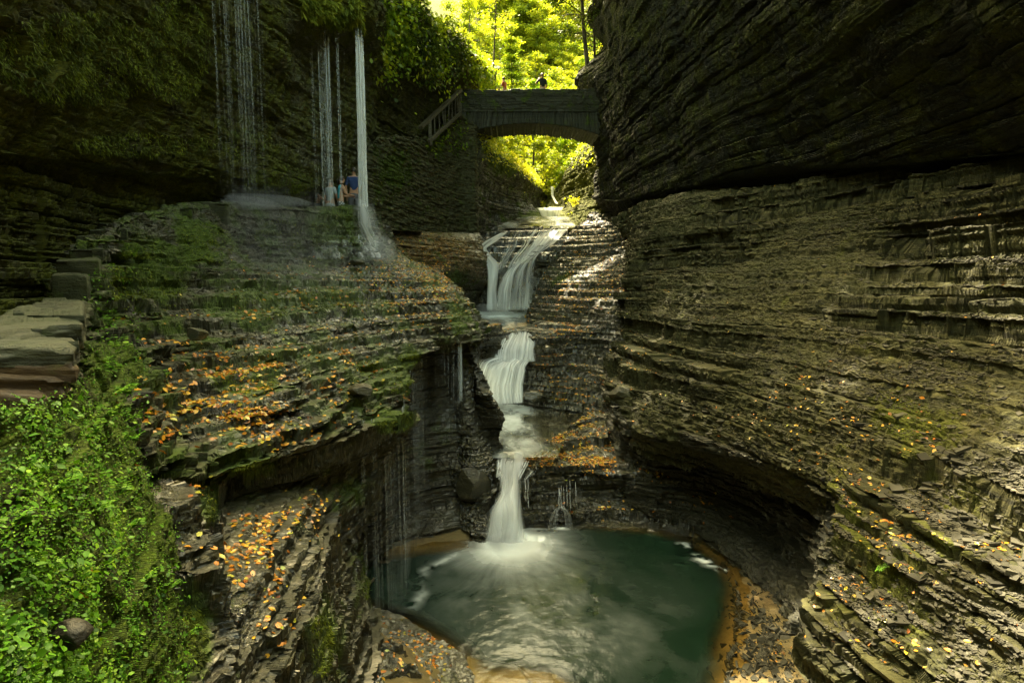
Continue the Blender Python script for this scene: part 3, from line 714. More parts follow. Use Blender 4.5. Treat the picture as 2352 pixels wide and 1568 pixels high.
# ---------- still and moving water ----------
xs_, ys_ = np.meshgrid(np.linspace(-4.2, 5.6, 420), np.linspace(3.5, 13.6, 420))
dn = dist_in(xs_, ys_)
BX, BY = XY(1172, 1248, 0)
ang = np.arctan2(xs_-BX, -(ys_-BY)); rr = np.hypot(xs_-BX, (ys_-BY)*.95)
warpx = xs_+.35*fbm(xs_*1.1, ys_*1.1, 0, 3, 71); warpy = ys_+.35*fbm(xs_*1.1, ys_*1.1, 5, 3, 72)
aw = ang+.12*fbm(xs_*1.3, ys_*1.3, 3, 3, 79)
sw_ = fbm(warpx*3, warpy*3, 2, 4, 68); st = fbm(aw*9, rr*1.1, 0, 4, 70); st2 = fbm(aw*34, rr*2.2, 0, 3, 69)
foam = 1.35*np.exp(-(rr/.52)**2)+.7*np.exp(-(rr/(.92+.12*st+.10*sw_))**2)*(.9+.10*st2)
sw = fbm(warpx*2.4+aw*3, warpy*2.4, 0, 5, 73)
swirl = np.clip(.4+.7*sw+.10*st2, 0, 1)*(.10*np.exp(-((rr-1.9)/1.3)**2)*np.exp(-((ang-.12)/.9)**2))
cl = fbm(warpx*1.5, warpy*1.5, 0, 5, 74); fine = fbm(warpx*7, warpy*7, 0, 3, 75)
cx, cy = XY(1250, 1440, 0)
swirl += np.clip(.5+.8*cl, 0, 1.2)*(.55+.6*fine)*.15*np.exp(-((xs_-cx)/1.15)**2-((ys_-cy)/1.0)**2)
swirl += np.clip(cl+.1, 0, 1)*.06*np.exp(-((xs_-cx-1.0)/1.8)**2-((ys_-cy)/1.8)**2)
# wandering line of froth at the left
lx = np.array([XY(u, v, 0) for u, v in ((1080, 1248), (1040, 1275), (975, 1310), (960, 1335), (970, 1365), (945, 1395), (920, 1410))])
dl = np.full(xs_.shape, 9.)
for a, b in zip(lx[:-1], lx[1:]):
    e = b-a; t = np.clip(((xs_-a[0])*e[0]+(ys_-a[1])*e[1])/(e@e), 0, 1); dl = np.minimum(dl, np.hypot(xs_-a[0]-t*e[0], ys_-a[1]-t*e[1]))
swirl += .32*np.exp(-(dl/.10)**2)*np.clip(.35+1.4*fbm(xs_*4, ys_*4, 0, 3, 76), 0, 1)
bx2, by2 = XY(1290, 1212, 0)
swirl += .7*np.exp(-((xs_-bx2)/.16)**2-((ys_-by2)/.10)**2)+.25*np.exp(-((xs_-bx2+.35)/.5)**2-((ys_-by2+.05)/.06)**2)
for u, v, r in ((1568, 1247, .1), (1580, 1253, .1), (1612, 1284, .13), (1622, 1290, .1), (1636, 1297, .13), (1660, 1308, .1), (1600, 1272, .07)):
    fx, fy = XY(u, v, 0); swirl += .9*np.exp(-((xs_-fx)/r)**2-((ys_-fy)/(r*.6))**2)*np.clip(.6+1.5*fbm(xs_*9, ys_*9, 0, 2, 77), 0, 1)
foam = np.clip(foam+swirl, 0, .96)
sx, sy = XY(1190, 1580, 0)
shelf = np.exp(-((xs_-sx)/1.0)**2-((ys_-sy)/.62)**2)
op = sstep(.0, .42, dn+.1*cl)*(1-.9*sstep(.35, .8, shelf))
zw = .012*fbm(xs_*2.2, ys_*2.2, 0, 3, 78)+.10*np.exp(-(rr/.4)**2)
keep = dn > -.35
zw = np.where(keep, zw, -.5)
V = np.stack([xs_, ys_, zw], -1)
o = grid_mesh('plunge_pool', V, M['pool'], {'foam': foam.ravel(), 'op': np.clip(op, 0, 1).ravel()}); o.data.flip_normals(); o['kind'] = 'structure'

def sheet(name, ring_rows, mat, foamf, opv=.75, amp=.02, fs=3.):
    g = np.array(ring_rows, float); V = herm(herm(g, 0, counts(g, 0, 1.0)), 1, counts(g, 1, 1.0))
    x, y = V[..., 0], V[..., 1]
    V[..., 2] += amp*fbm(x*fs*.7, y*fs, 0, 4, 80)
    uv = proj(V)
    fo = np.clip(foamf(uv, x, y), 0, .95)
    op = np.full(x.shape, opv) if not callable(opv) else opv(uv)
    o = grid_mesh(name, V, mat, {'foam': fo.ravel(), 'op': op.ravel()}); o['kind'] = 'structure'; return o
zz = H-3.87
def ml(u, v, dz=0): x, y = XY(u, v, zz); return (x, y, zz+dz)
R_ = [[ml(1070, 912, .03), ml(1140, 912, .03), ml(1220, 915, .02), ml(1320, 925), ml(1420, 930)],
      [ml(1065, 950), ml(1140, 950), ml(1215, 950), ml(1300, 950), ml(1400, 955)],
      [ml(1070, 990), ml(1130, 990), ml(1190, 990), ml(1250, 990), ml(1310, 992)],
      [ml(1090, 1025), ml(1135, 1025), ml(1180, 1025), ml(1230, 1025), ml(1290, 1025)],
      [ml(1110, 1045, -.05), ml(1140, 1045, -.05), ml(1180, 1045, -.06), ml(1220, 1045, -.05), ml(1280, 1045, -.05)]]
sheet('middle_pool', R_, M['stream'],
      lambda uv, x, y: 1.2*np.exp(-((uv[..., 0]-1125)/75)**2-((uv[..., 1]-918)/18)**2)+.8*np.clip(.35+1.3*fbm(x*2.2, y*1.1, 0, 5, 81), 0, 1)*np.exp(-((uv[..., 0]-1160)/85)**2)+.35*np.exp(-((uv[..., 1]-1030)/22)**2-((uv[..., 0]-1210)/50)**2),
      lambda uv: .35+.5*np.exp(-((uv[..., 0]-1150)/100)**2), .03)
A = lambda u, v, d: P(u, v, d)
R_ = [[A(1085, 712, 26.4), A(1130, 712, 26.4), A(1180, 712, 26.4), A(1240, 712, 26)],
      [A(1085, 728, 24.2), A(1130, 728, 24.2), A(1180, 728, 24.2), A(1235, 728, 24.0)],
      [A(1090, 745, 22.2), A(1135, 745, 22.2), A(1180, 745, 22.2), A(1240, 745, 22.0)],
      [A(1120, 760, 20.9), A(1150, 760, 20.9), A(1185, 760, 20.8), A(1250, 760, 20.8)],
      [A(1130, 772, 20.2), A(1155, 772, 20.2), A(1185, 772, 20.1), A(1250, 774, 20.0)]]
sheet('upper_pool', R_, M['stream'], lambda uv, x, y: 1.1*np.exp(-((uv[..., 0]-1130)/50)**2-((uv[..., 1]-720)/10)**2)+.55*np.clip(.3+fbm(x*1.5, y*.7, 0, 4, 82), 0, 1)*np.exp(-((uv[..., 0]-1150)/60)**2)+.5*np.exp(-((uv[..., 1]-764)/7)**2)*np.clip(.4+1.5*fbm(x*2, y*1.5, 0, 3, 83), 0, 1), .85, .03)
R_ = [[A(1195, 497, 36.5), A(1262, 497, 36.8), A(1330, 500, 36)], [A(1160, 512, 34), A(1250, 513, 34.5), A(1330, 514, 34)], [A(1130, 525, 32.4), A(1250, 524, 33), A(1330, 524, 32.4)]]
sheet('stream', R_, M['stream'], lambda uv, x, y: .3*np.clip(.4+fbm(x*1.5, y*.8, 0, 3, 84), 0, 1), .8)
# ---------- stone arch bridge ----------
root = empty('stone_arch_bridge', (.9, 31.3, Z(255, 30)))
tag(root, 'mossy stone arch bridge spanning the narrow gorge high above the stream', 'bridge')
def keep(o): # children keep their world place under the root
    o.parent = root; o.matrix_parent_inverse = Matrix.Translation(-root.location); return o
zA, zT = Z(256, 30), Z(206, 30)
xs = np.linspace(-2.62, 6.6, 14)
def wl_(x): return zT+.02*math.sin(x*1.7)+.012*math.sin(x*4.1+1)+.012*x
def parapet(y0, y1):
    return [[(x, y0+.02, zA+.0) for x in xs], [(x, y0, .6*zA+.4*wl_(x)) for x in xs], [(x, y0, wl_(x)-.04) for x in xs], [(x, y0+.05, wl_(x)) for x in xs], [(x, y1-.05, wl_(x)) for x in xs], [(x, y1, wl_(x)-.04) for x in xs], [(x, y1, zA) for x in xs]]
M['bridge'] = rock_mat('bridge_stone', (.03, .032, .017), (.075, .078, .04), (.14, .145, .085), bump=.6, k=.3)
keep(wall('parapet', parapet(30.0, 30.42), M['bridge'], amp=.03, w=.5, mbase=.28, moss=[(1150, 238, 60, 10, .3)], dens=1.8))
keep(wall('parapet', parapet(32.25, 32.65), M['bridge'], amp=.045, w=.5, mbase=.28, dens=.8))
# arch: flattened curve, wedge stones radiating
xa0, xa1 = -2.75, 5.35; xm = .95
def intr(x): return Z(282, 30)-.042*(x-xm)**2-.0004*abs(x-xm)**4
xr = np.linspace(-3.0, 6.2, 330); rows = []
zr = np.linspace(0, 1, 16)
fr_ = []
for t in zr: fr_.append([(x+(t-1)*.06*(x-xm)*.5, 30.09, (1-t)*zA+t*intr(x)) for x in xr])
sof = [[(x, y, intr(x)) for x in xr] for y in np.linspace(30.16, 32.5, 26)]
g = np.array(fr_+sof, float)
s_ = np.broadcast_to((xr/.15)[None, :], g.shape[:2]); k = np.floor(s_+.35*hsh(np.floor(s_), 1)); f_ = s_-np.floor(s_)
D = .09*(hsh(k, 7)-.5)-.09*np.abs(2*f_-1)**6+.02*vn(g[..., 0]*9, g[..., 1]*5, g[..., 2]*5)
nrm = np.zeros(g.shape); nrm[:16, :, 1] = -1; nrm[16:, :, 2] = -1
g = g+nrm*D[..., None]
n_ = g.shape[0]*g.shape[1]
o = grid_mesh('arch_ring', g, M['bridge'], {'moss': np.full(n_, .22), 'wet': np.full(n_, .1), 'warm': np.zeros(n_)}); o.data.flip_normals(); keep(o)
bm = bmesh.new(); bar(bm, (1.8, 30.35, zA+.29), (1.8, 32.35, zA+.29), 9.3, .56, bev=.01)
keep(bm_obj('deck', bm, M['stone']))

# stone retaining wall carrying the stair beside the bridge
ctl = [(838, 352, 20.3, 565), (852, 334, 20.6, 565), (875, 318, 21.4, 560), (930, 316, 23.6, 556), (985, 321, 26.2, 552), (1005, 306, 27.2, 550), (1030, 288, 28.4, 548), (1056, 266, 29.5, 546), (1078, 282, 29.9, 546), (1094, 290, 30.0, 546)]
cols_ = []
for (u, t, d, bt) in ctl:
    a = P(u, t, d); c_ = P(u, bt, d-.35); m1 = P(u, t+.33*(bt-t), d-.08); m2 = P(u, t+.7*(bt-t), d-.2)
    cols_.append([sh(a, -.3, 1.2, -.4), sh(a, -.1, .5, 0), a, m1, m2, c_, sh(c_, 0, .3, -.6)])
cols_.append([sh(q, .02, 1.6, 0) for q in cols_[-1]])
o = wall('stone_wall', cols_, M['stone'], cols=True, flip=True, amp=.085, w=.36, mbase=.25, dens=1.7, moss=[(905, 390, 45, 60, .75), (880, 440, 40, 40, .5), (1000, 335, 40, 25, .5)])
tag(o, 'tall rough stone retaining wall below the wooden stair railing', 'wall')

# wooden stair railing
rr_ = empty('wooden_railing', P(1020, 280, 28)); tag(rr_, 'weathered wooden railing with slanting balusters climbing to the bridge', 'railing')
def kp(o, r): o.parent = r; o.matrix_parent_inverse = Matrix.Translation(-r.location); return o
ra, rb = Vector(P(966, 293, 25.2)), Vector(P(1058, 207, 29.5)); ba, bb = Vector(P(989, 322, 25.6)), Vector(P(1059, 259, 29.4))
bm = bmesh.new(); bar(bm, ra, rb, .20, .13); kp(bm_obj('handrail', bm, M['wood']), rr_)
bm = bmesh.new(); bar(bm, ba-(bb-ba)*.05, bb, .10, .15); kp(bm_obj('bottom_rail', bm, M['wood']), rr_)
def on(a, b, t): return a+(b-a)*t
for t0, t1 in ((.0, .13), (.985, .985)):
    bm = bmesh.new(); bar(bm, on(ba, bb, t0)-Vector((0, 0, .25)), on(ra, rb, .20 if t0 == 0 else t1), .13, .13); kp(bm_obj('post', bm, M['wood']), rr_)
for k, (t0, t1) in enumerate(((.13, .31), (.27, .42), (.42, .50), (.45, .58), (.55, .68), (.68, .76), (.80, .85), (.93, .89))):
    bm = bmesh.new(); bar(bm, on(ba, bb, t0), on(ra, rb, t1), .05, .11); kp(bm_obj('baluster', bm, M['wood']), rr_)

# stepped wall beside the path: big flat capstones going up like stairs
pr = empty('stone_parapet', P(120, 800, 4.5)); tag(pr, 'low stone wall with flat grey capstones stepping up along the left path', 'parapet')
def slab(name, q, th, amp, seed, dens=26, top_noise=.03, mat=None, moss=.15, wet=.35, warm=0.):
    """thick irregular stone from four top corners"""
    q = np.array(q, float); n = dens
    a = np.linspace(0, 1, n); A_, B_ = np.meshgrid(a, a)
    T = (q[0]*(1-A_[..., None])*(1-B_[..., None])+q[1]*A_[..., None]*(1-B_[..., None])+q[2]*A_[..., None]*B_[..., None]+q[3]*(1-A_[..., None])*B_[..., None])
    cen = q.mean(0)
    ring = np.concatenate([T[0, :], T[1:, -1], T[-1, -2::-1], T[-2:0:-1, 0]])
    top = T.copy()
    e = np.minimum(np.minimum(A_, 1-A_), np.minimum(B_, 1-B_))
    top[..., 2] += top_noise*fbm(top[..., 0]*3, top[..., 1]*3, seed, 4, seed)-.03*np.exp(-(e/.03)**2)+.02*np.round(2*vn(top[..., 0]*2, top[..., 1]*4, seed))
    wob = amp*fbm(ring[:, 0]*3.5, ring[:, 1]*3.5, seed, 3, seed)
    m = len(ring); hs = np.linspace(0, 1, 10)
    S = []
    for h_ in hs:
        r = ring.copy(); d = r-cen; d[:, 2] = 0; d /= np.linalg.norm(d, axis=1, keepdims=True)
        z = r[:, 2]-.03-th*h_
        bulge = wob+amp*.9*fbm(r[:, 0]*3, r[:, 1]*3, z*9+seed, 3, seed+3)*min(1, h_*4)
        r += d*bulge[:, None]; r[:, 2] = z; S.append(r)
    # push the rim of the top with the same wobble
    d = ring-cen; d[:, 2] = 0; d /= np.linalg.norm(d, axis=1, keepdims=True)
    rim = ring+d*wob[:, None]
    idx = np.arange(n*n).reshape(n, n)
    rid = np.concatenate([idx[0, :], idx[1:, -1], idx[-1, -2::-1], idx[-2:0:-1, 0]])
    Vt = top.reshape(-1, 3); Vt[rid, :2] = rim[:, :2]
    F_ = np.stack([idx[:-1, :-1], idx[:-1, 1:], idx[1:, 1:], idx[1:, :-1]], -1).reshape(-1, 4)
    verts = [Vt]+S; off = n*n
    prev = rid
    Fs = [F_]
    for i in range(len(S)):
        cur = np.arange(m)+off+i*m
        Fs.append(np.stack([prev, cur, np.roll(cur, -1), np.roll(prev, -1)], -1)); prev = cur
    verts = np.concatenate(verts); nn = len(verts)
    return raw_mesh(name, verts, np.concatenate(Fs), mat or M['cap'], {'moss': np.full(nn, moss), 'wet': np.full(nn, wet), 'warm': np.full(nn, warm)})
def zq(z, *uv): return [XY(u, v, H+z)+(H+z,) for u, v in uv]
flags = [(zq(-.165, (206, 692), (192, 714), (30, 714), (100, 691)), .08, 'cap', .2), (zq(-.215, (196, 708), (186, 744), (-40, 742), (40, 706)), .07, 'cap', .25), (zq(-.262, (190, 730), (176, 770), (-120, 768), (-20, 730)), .06, 'cap', .12),
         (zq(-.31, (182, 752), (170, 800), (-220, 796), (-90, 752)), .07, 'cap', .2), (zq(-.37, (172, 786), (162, 826), (-300, 822), (-170, 786)), .08, 'capw', .3), (zq(-.44, (166, 812), (150, 862), (-380, 858), (-250, 812)), .09, 'capw', .15),
         (zq(-.53, (152, 846), (112, 908), (-460, 904), (-330, 846)), .12, 'capw', .3), (zq(-.64, (126, 890), (70, 985), (-520, 980), (-420, 890)), .35, 'capw', .35)]
caps = []
rest = [((200, 640, 6.5), (206, 635, 7.4), (128, 634, 7.2), (118, 640, 6.4)), ((226, 601, 7.2), (230, 597, 8.1), (134, 597, 7.9), (126, 601, 7.1)), ((236, 576, 7.9), (244, 573, 9.0), (170, 573, 8.8), (160, 576, 7.8)),
        ((262, 549, 8.8), (270, 547, 9.8), (185, 546, 9.6), (172, 549, 8.7)), ((292, 536, 9.5), (300, 533, 10.6), (215, 533, 10.4), (204, 536, 9.4)),
        ((314, 518, 10.4), (325, 516, 11.4), (240, 515, 11.2), (226, 518, 10.3)), ((352, 498, 11.2), (362, 495, 12.4), (275, 495, 12.2), (262, 498, 11.1)),
        ((440, 487, 12.2), (450, 482, 13.4), (312, 482, 13.2), (300, 488, 12.0)), ((520, 473, 13.3), (530, 470, 14.5), (360, 471, 14.5), (342, 474, 13.0))]
for r in rest: caps.append((list(r), .5, 'cap', .3))
for i, (q, th, mt, ms) in enumerate(flags): kp(slab('capstone', q, th, .07, 60+i, dens=44, top_noise=.02, mat=M[mt], moss=ms, wet=.1), pr)
for i, (q, th, mt, ms) in enumerate(caps):
    pts = [P(*c) for c in q]
    z = np.mean([p[2] for p in pts]) 
    if z: pts = [(p[0], p[1], z) for p in pts]
    kp(slab('capstone', pts, th, .055, 20+i, mat=M[mt], moss=ms, wet=.05), pr)
# ---------- falling water ----------
def fall_sheet(lines, freq=9., base=.75, amp=.9, edge=.12, off=0., seed=0, tfade=(.06, .04), dens=1.6, wave=.025, stretch=.16, dec=None):
    g = np.array([[P(*q) for q in l] for l in lines], float)        # lines x steps
    nl, ns = counts(g, 0, dens*1.6), counts(g, 1, dens)
    V = herm(herm(g, 0, nl), 1, ns); N = normals(V)
    N *= np.sign(-(N[..., 1:2]+1e-6)) 
    a = np.linspace(0, 1, V.shape[0])[:, None]; t = np.linspace(0, 1, V.shape[1])[None, :]
    wid = np.linalg.norm(V[-1]-V[0], axis=-1).mean(); lon = np.linalg.norm(V[:, -1]-V[:, 0], axis=-1).mean()
    s = a*wid+.05*vn(a*5, t*4, seed, seed); L = t*lon
    st = .6*fbm(s*freq, L*stretch+0*s, seed, 4, seed)+.4*fbm(s*freq*3.2, L*stretch*1.4+0*s, seed, 3, seed+5)
    al = base+amp*st
    al = al*sstep(0, edge, a)*sstep(0, edge, 1-a)*sstep(0, tfade[0]+1e-4, t)*sstep(0, tfade[1]+1e-4, 1-t)
    if dec is not None: al = al*dec(a, t)
    V = V+N*(off+wave*st)[..., None]
    return V, np.clip(al, 0, .97)
def strand(p0, p1, r0, r1, a0, a1, n=14, wob=.0, k=3, seed=0):
    t = np.linspace(0, 1, n)[:, None]; p0 = np.array(p0); p1 = np.array(p1)
    c = p0*(1-t)+p1*t
    c[:, 0] += wob*vn(t[:, 0]*4, seed*3.1); r = (r0*(1-t)+r1*t)[:, 0]*(1+.35*vn(t[:, 0]*6, seed*1.7, 3))
    al = (a0*(1-t)+a1*t)[:, 0]*(1+.35*vn(t[:, 0]*5, seed*2.3, 9))
    an = np.arange(k)/k*2*np.pi
    V = np.stack([c[:, None, 0]+r[:, None]*np.cos(an), c[:, None, 1]+r[:, None]*np.sin(an), np.repeat(c[:, 2:3], k, 1)], -1)
    V = np.concatenate([V, V[:, :1]], 1)
    return V, np.clip(np.repeat(al[:, None], k+1, 1), 0, .95)
def join_falls(name, bits, mat=None):
    vs, fs, al = [], [], []; o = 0
    for V, a in bits:
        nr, nc = V.shape[:2]; i = np.arange(nr*nc).reshape(nr, nc)+o
        fs.append(np.stack([i[:-1, :-1], i[1:, :-1], i[1:, 1:], i[:-1, 1:]], -1).reshape(-1, 4)); vs.append(V.reshape(-1, 3)); al.append(np.asarray(a).ravel()); o += nr*nc
    return raw_mesh(name, np.concatenate(vs), np.concatenate(fs), mat or M['fall'], {'alpha': np.concatenate(al)})
def lean(l, du, dd=0): return [(u+du, v, d+dd) for u, v, d in l]

# lowest fall, into the round pool
L1 = [[(1146, 1052, 13.1), (1138, 1066, 12.75), (1140, 1092, 12.4), (1153, 1116, 12.15), (1147, 1140, 11.95), (1130, 1176, 11.8), (1116, 1242, 11.7)],
      [(1168, 1048, 13.1), (1160, 1066, 12.7), (1157, 1092, 12.4), (1161, 1118, 12.1), (1158, 1145, 11.9), (1148, 1180, 11.7), (1143, 1246, 11.55)],
      [(1194, 1048, 13.1), (1184, 1068, 12.7), (1177, 1092, 12.45), (1177, 1118, 12.15), (1176, 1145, 11.9), (1176, 1180, 11.7), (1178, 1247, 11.52)],
      [(1216, 1060, 13.1), (1206, 1075, 12.75), (1197, 1098, 12.5), (1187, 1120, 12.25), (1184, 1148, 12.0), (1193, 1182, 11.8), (1210, 1243, 11.66)]]
def d1(a, t): return .42+.58*sstep(.3, .62, t)
b1 = [fall_sheet(L1, 8, .8, .6, .22, 0, 1, dec=d1), fall_sheet(L1, 12, .5, .9, .25, .07, 2, dec=d1), fall_sheet(L1, 5, .4, .8, .3, .14, 22, dec=d1),
      fall_sheet([[(1228, 1066, 13), (1216, 1080, 12.75), (1204, 1096, 12.55), (1195, 1112, 12.4)], [(1245, 1062, 13), (1236, 1080, 12.8), (1222, 1096, 12.6), (1204, 1112, 12.4)]], 12, .12, 1.1, .35, .03, 3, tfade=(.3, .3))]
for k in range(26):
    u = 1140+random.random()*85; v = 1056+random.random()*10; d = 12.85
    b1.append(strand(P(u, v, d), P(u-8-(u-1165)*.25, v+26+18*random.random(), d-.3), .012, .02, .8, .5, 8, .01, 3, k))
for k, (u, v0, v1) in enumerate(((1206, 1098, 1150), (1212, 1100, 1165))): b1.append(strand(P(u, v0, 12.5), P(u+1, v1, 12.2), .008, .012, .35, .15, 10, .01, 3, k))
tag(join_falls('waterfall', b1), 'lowest white waterfall plunging into the round green pool', 'waterfall')

# middle fall, two tiers
L2a = [[(1136, 764, 20.6), (1142, 775, 20.1), (1140, 788, 19.6), (1134, 806, 19.25), (1128, 834, 18.95)], [(1178, 762, 20.9), (1180, 774, 20.2), (1174, 788, 19.5), (1166, 806, 19.1), (1162, 832, 18.9)], [(1200, 763, 20.9), (1200, 775, 20.2), (1196, 790, 19.5), (1190, 808, 19.1), (1190, 832, 18.9)], [(1244, 768, 20.8), (1236, 778, 20.2), (1232, 792, 19.6), (1228, 808, 19.3), (1232, 832, 19.1)]]
L2b = [[(1150, 822, 19.1), (1112, 829, 18.75), (1094, 841, 18.4), (1084, 874, 18.25), (1086, 930, 18.1)], [(1166, 824, 19), (1139, 834, 18.7), (1120, 846, 18.35), (1112, 876, 18.15), (1113, 930, 17.95)],
       [(1186, 825, 19), (1164, 836, 18.6), (1152, 850, 18.3), (1146, 880, 18.1), (1145, 930, 17.9)], [(1204, 826, 19), (1188, 838, 18.6), (1180, 852, 18.3), (1175, 880, 18.1), (1173, 929, 17.95)], [(1220, 828, 19), (1210, 840, 18.7), (1206, 854, 18.45), (1203, 880, 18.25), (1203, 926, 18.1)]]
L2a = [lean(l, 0, -.35) for l in L2a]; L2b = [lean(l, 0, -.25) for l in L2b]
b2 = [fall_sheet(L2a, 6, .7, .7, .14, .02, 4, tfade=(.2, .05)), fall_sheet(L2a, 10, .35, 1.2, .15, .08, 14, tfade=(.2, .05)), fall_sheet(L2b, 6, .65, .8, .10, .0, 5, tfade=(.12, .06)), fall_sheet(L2b, 11, .38, 1.3, .10, .09, 6, tfade=(.12, .06))]
tag(join_falls('waterfall', b2), 'middle two tiered waterfall spreading like a veil above the stream pool', 'waterfall')

# upper fall: slide over the slab, then a curtain
L3 = [[(1236, 545, 29.7), (1202, 592, 26.7), (1164, 630, 25.35), (1150, 648, 25.05), (1143, 672, 24.95), (1139, 715, 24.9)],
      [(1262, 534, 30.4), (1224, 585, 27.0), (1186, 616, 25.5), (1173, 640, 25.0), (1166, 670, 24.85), (1162, 715, 24.8)],
      [(1288, 528, 31.1), (1252, 568, 27.9), (1217, 599, 25.9), (1201, 622, 25.3), (1194, 660, 25.05), (1189, 714, 24.9)],
      [(1308, 525, 31.6), (1278, 558, 28.6), (1243, 582, 26.5), (1230, 602, 25.8), (1224, 650, 25.4), (1220, 713, 25.2)]]
L3b = [[(1150, 537, 31.4), (1114, 556, 29.3), (1097, 572, 27.8), (1104, 592, 26.9), (1117, 611, 26.0), (1121, 640, 25.4), (1120, 670, 25.1), (1117, 716, 24.95)],
       [(1158, 535, 31.3), (1127, 555, 29.2), (1108, 572, 27.7), (1117, 590, 26.8), (1131, 610, 25.9), (1132, 640, 25.2), (1130, 670, 25.0), (1130, 717, 24.85)],
       [(1168, 534, 31.4), (1141, 557, 29.3), (1119, 572, 27.8), (1129, 590, 26.9), (1146, 608, 26.0), (1143, 640, 25.3), (1141, 670, 25.05), (1143, 716, 24.9)]]
def d3(a, t): return (1-.55*sstep(.45, 1., a)*sstep(.5, .75, t))*(1-.25*sstep(.6, 1, t))
L3w = [[(1176, 534, 31.6), (1160, 575, 28.2), (1146, 610, 26.2), (1140, 640, 25.4)], [(1230, 527, 32.0), (1205, 570, 28.4), (1180, 605, 26.0), (1168, 632, 25.3)], [(1300, 523, 32.2), (1280, 550, 29.3), (1248, 580, 26.6), (1228, 604, 25.9)]]
b3 = [fall_sheet(L3w, 5, .10, 1.0, .15, .12, 17, tfade=(.2, .15)), fall_sheet(L3, 3.2, .62, 1.0, .1, .05, 7, dec=d3, stretch=.25), fall_sheet(L3, 6, .25, 1.2, .1, .12, 8, dec=d3, stretch=.25), fall_sheet(L3b, 5, .8, 1., .2, .05, 9, stretch=.3)]
tag(join_falls('waterfall', b3), 'upper waterfall sliding over a slab and dropping as a thin curtain below the bridge', 'waterfall')

# small distant falls seen under the bridge
L4 = [[(1232, 478, 37.9), (1236, 482, 37.5), (1244, 498, 37.2)], [(1262, 476, 37.9), (1263, 482, 37.4), (1264, 500, 37.1)], [(1294, 476, 37.9), (1292, 481, 37.4), (1286, 498, 37.2)]]
tag(join_falls('waterfall', [fall_sheet(L4, 4, .8, .9, .1, .0, 10)]), 'small wide waterfall seen far off through the bridge arch', 'waterfall')
L5 = [[(1264, 428, 43.5), (1265, 436, 43.0), (1266, 448, 42.6), (1270, 458, 41.5), (1276, 468, 40)], [(1272, 428, 43.5), (1272, 436, 43.0), (1272, 448, 42.6), (1276, 458, 41.5), (1282, 468, 40)]]
tag(join_falls('waterfall', [fall_sheet(L5, 4, .8, .8, .2, .0, 11)]), 'tiny thread of a waterfall farthest up the stream', 'waterfall')

# trickle right of the lowest fall
b6 = []
for k, (u, v0, v1, r) in enumerate(((1283, 1106, 1166, .022), (1288, 1106, 1166, .014), (1294, 1104, 1164, .012), (1301, 1105, 1162, .012), (1309, 1103, 1172, .010), (1322, 1106, 1160, .012))):
    d = 12.8
    b6.append(strand(P(u, v0, d), P(u+1, v1, d-.35), r*.6, r*.9, .32, .12, 10, .01, 3, k))
for s_ in (-1, 1):
    for k in range(9):
        e = 9+2.2*k+random.random()*4; c0 = P(1287, 1163, 12.45); pts = []
        w_ = [np.array(P(1288+s_*e*math.sin(q*1.45), 1163+52*(1-math.cos(q*1.35))/(1-math.cos(1.35)), 12.42-.12*q)) for q in np.linspace(0, 1, 10)]
        for a_, b_ in zip(w_[:-1], w_[1:]): b6.append(strand(a_, b_, .005, .008, .15, .14, 3, 0, 3, k))
tag(join_falls('waterfall', b6), 'thin forked trickle beside the lowest fall at the back of the pool', 'waterfall')

# tall curtain in front of the walkers
def drop(u, v0, d, zb, r0, r1, a0, a1, k, n=26, wob=.012):
    p = P(u, v0, d); V, al = strand(p, (p[0], p[1], zb), r0, r1, a0, a1, n, wob, 3, k); return V, al*np.clip(np.linspace(0, 7, n)[:, None], 0, 1)
b7 = []; zb = P(836, 474, 17.3)[2]
for k in range(15):
    b7.append(drop(816+17*random.random(), 62+20*random.random(), 17.2+.25*random.random(), zb, .012+.018*random.random(), .02+.03*random.random(), .15+.5*random.random(), .12+.25*random.random(), k))
b7.append(drop(820, 60, 17.2, zb, .06, .09, .12, .07, 50)); b7.append(drop(828, 62, 17.25, zb, .04, .07, .18, .12, 51))
L7 = [[(829, 474, 17.2), (832, 520, 16.95), (850, 568, 16.7), (872, 590, 16.6)], [(836, 474, 17.15), (842, 520, 16.8), (868, 570, 16.5), (895, 594, 16.4)], [(844, 476, 17.2), (852, 520, 16.95), (884, 568, 16.7), (915, 592, 16.6)]]
b7.append(fall_sheet(L7, 7, .12, .95, .48, .05, 12, tfade=(.05, .5), dens=2.)); b7.append(fall_sheet(lean(L7[0], -4)[:0] or [lean(L7[0], -6), lean(L7[1], 4), lean(L7[2], 16)], 11, .10, .8, .48, .2, 13, tfade=(.05, .5), dens=2.))
for k, (v, u0, u1, d0, d1_) in enumerate(((548, 762, 850, 16.1, 16.6), (562, 740, 868, 15.5, 16.3), (576, 720, 885, 15.0, 16.2), (590, 700, 895, 14.6, 16.1))):
    ll = [[(u, v-2, dd_+.12), (u+1, v+2, dd_), (u+2, v+8, dd_-.06), (u+3, v+13, dd_-.1)] for u, dd_ in zip(np.linspace(u0, u1, 6), np.linspace(d0, d1_, 6))]
    b7.append(fall_sheet(ll, 7, .10+.03*k, .95, .12, .12, 60+k, tfade=(.25, .45), dec=lambda a, t: .25+.75*a**1.5))
tag(join_falls('waterfall', b7), 'tall white ribbon of falling water right of the walkers, fanning over mossy steps', 'waterfall')
b8 = []
for k in range(40):
    u = 710+78*random.random() if k > 18 else 726+30*random.random()
    p = P(u, 50, 17.3)
    b8.append(drop(u, 40+25*random.random(), 17.0+.5*random.random(), P(760, 474, 17.2)[2], .003+.008*random.random()**2, .005+.010*random.random()**2, .16+.4*random.random()**2, .10, 100+k))
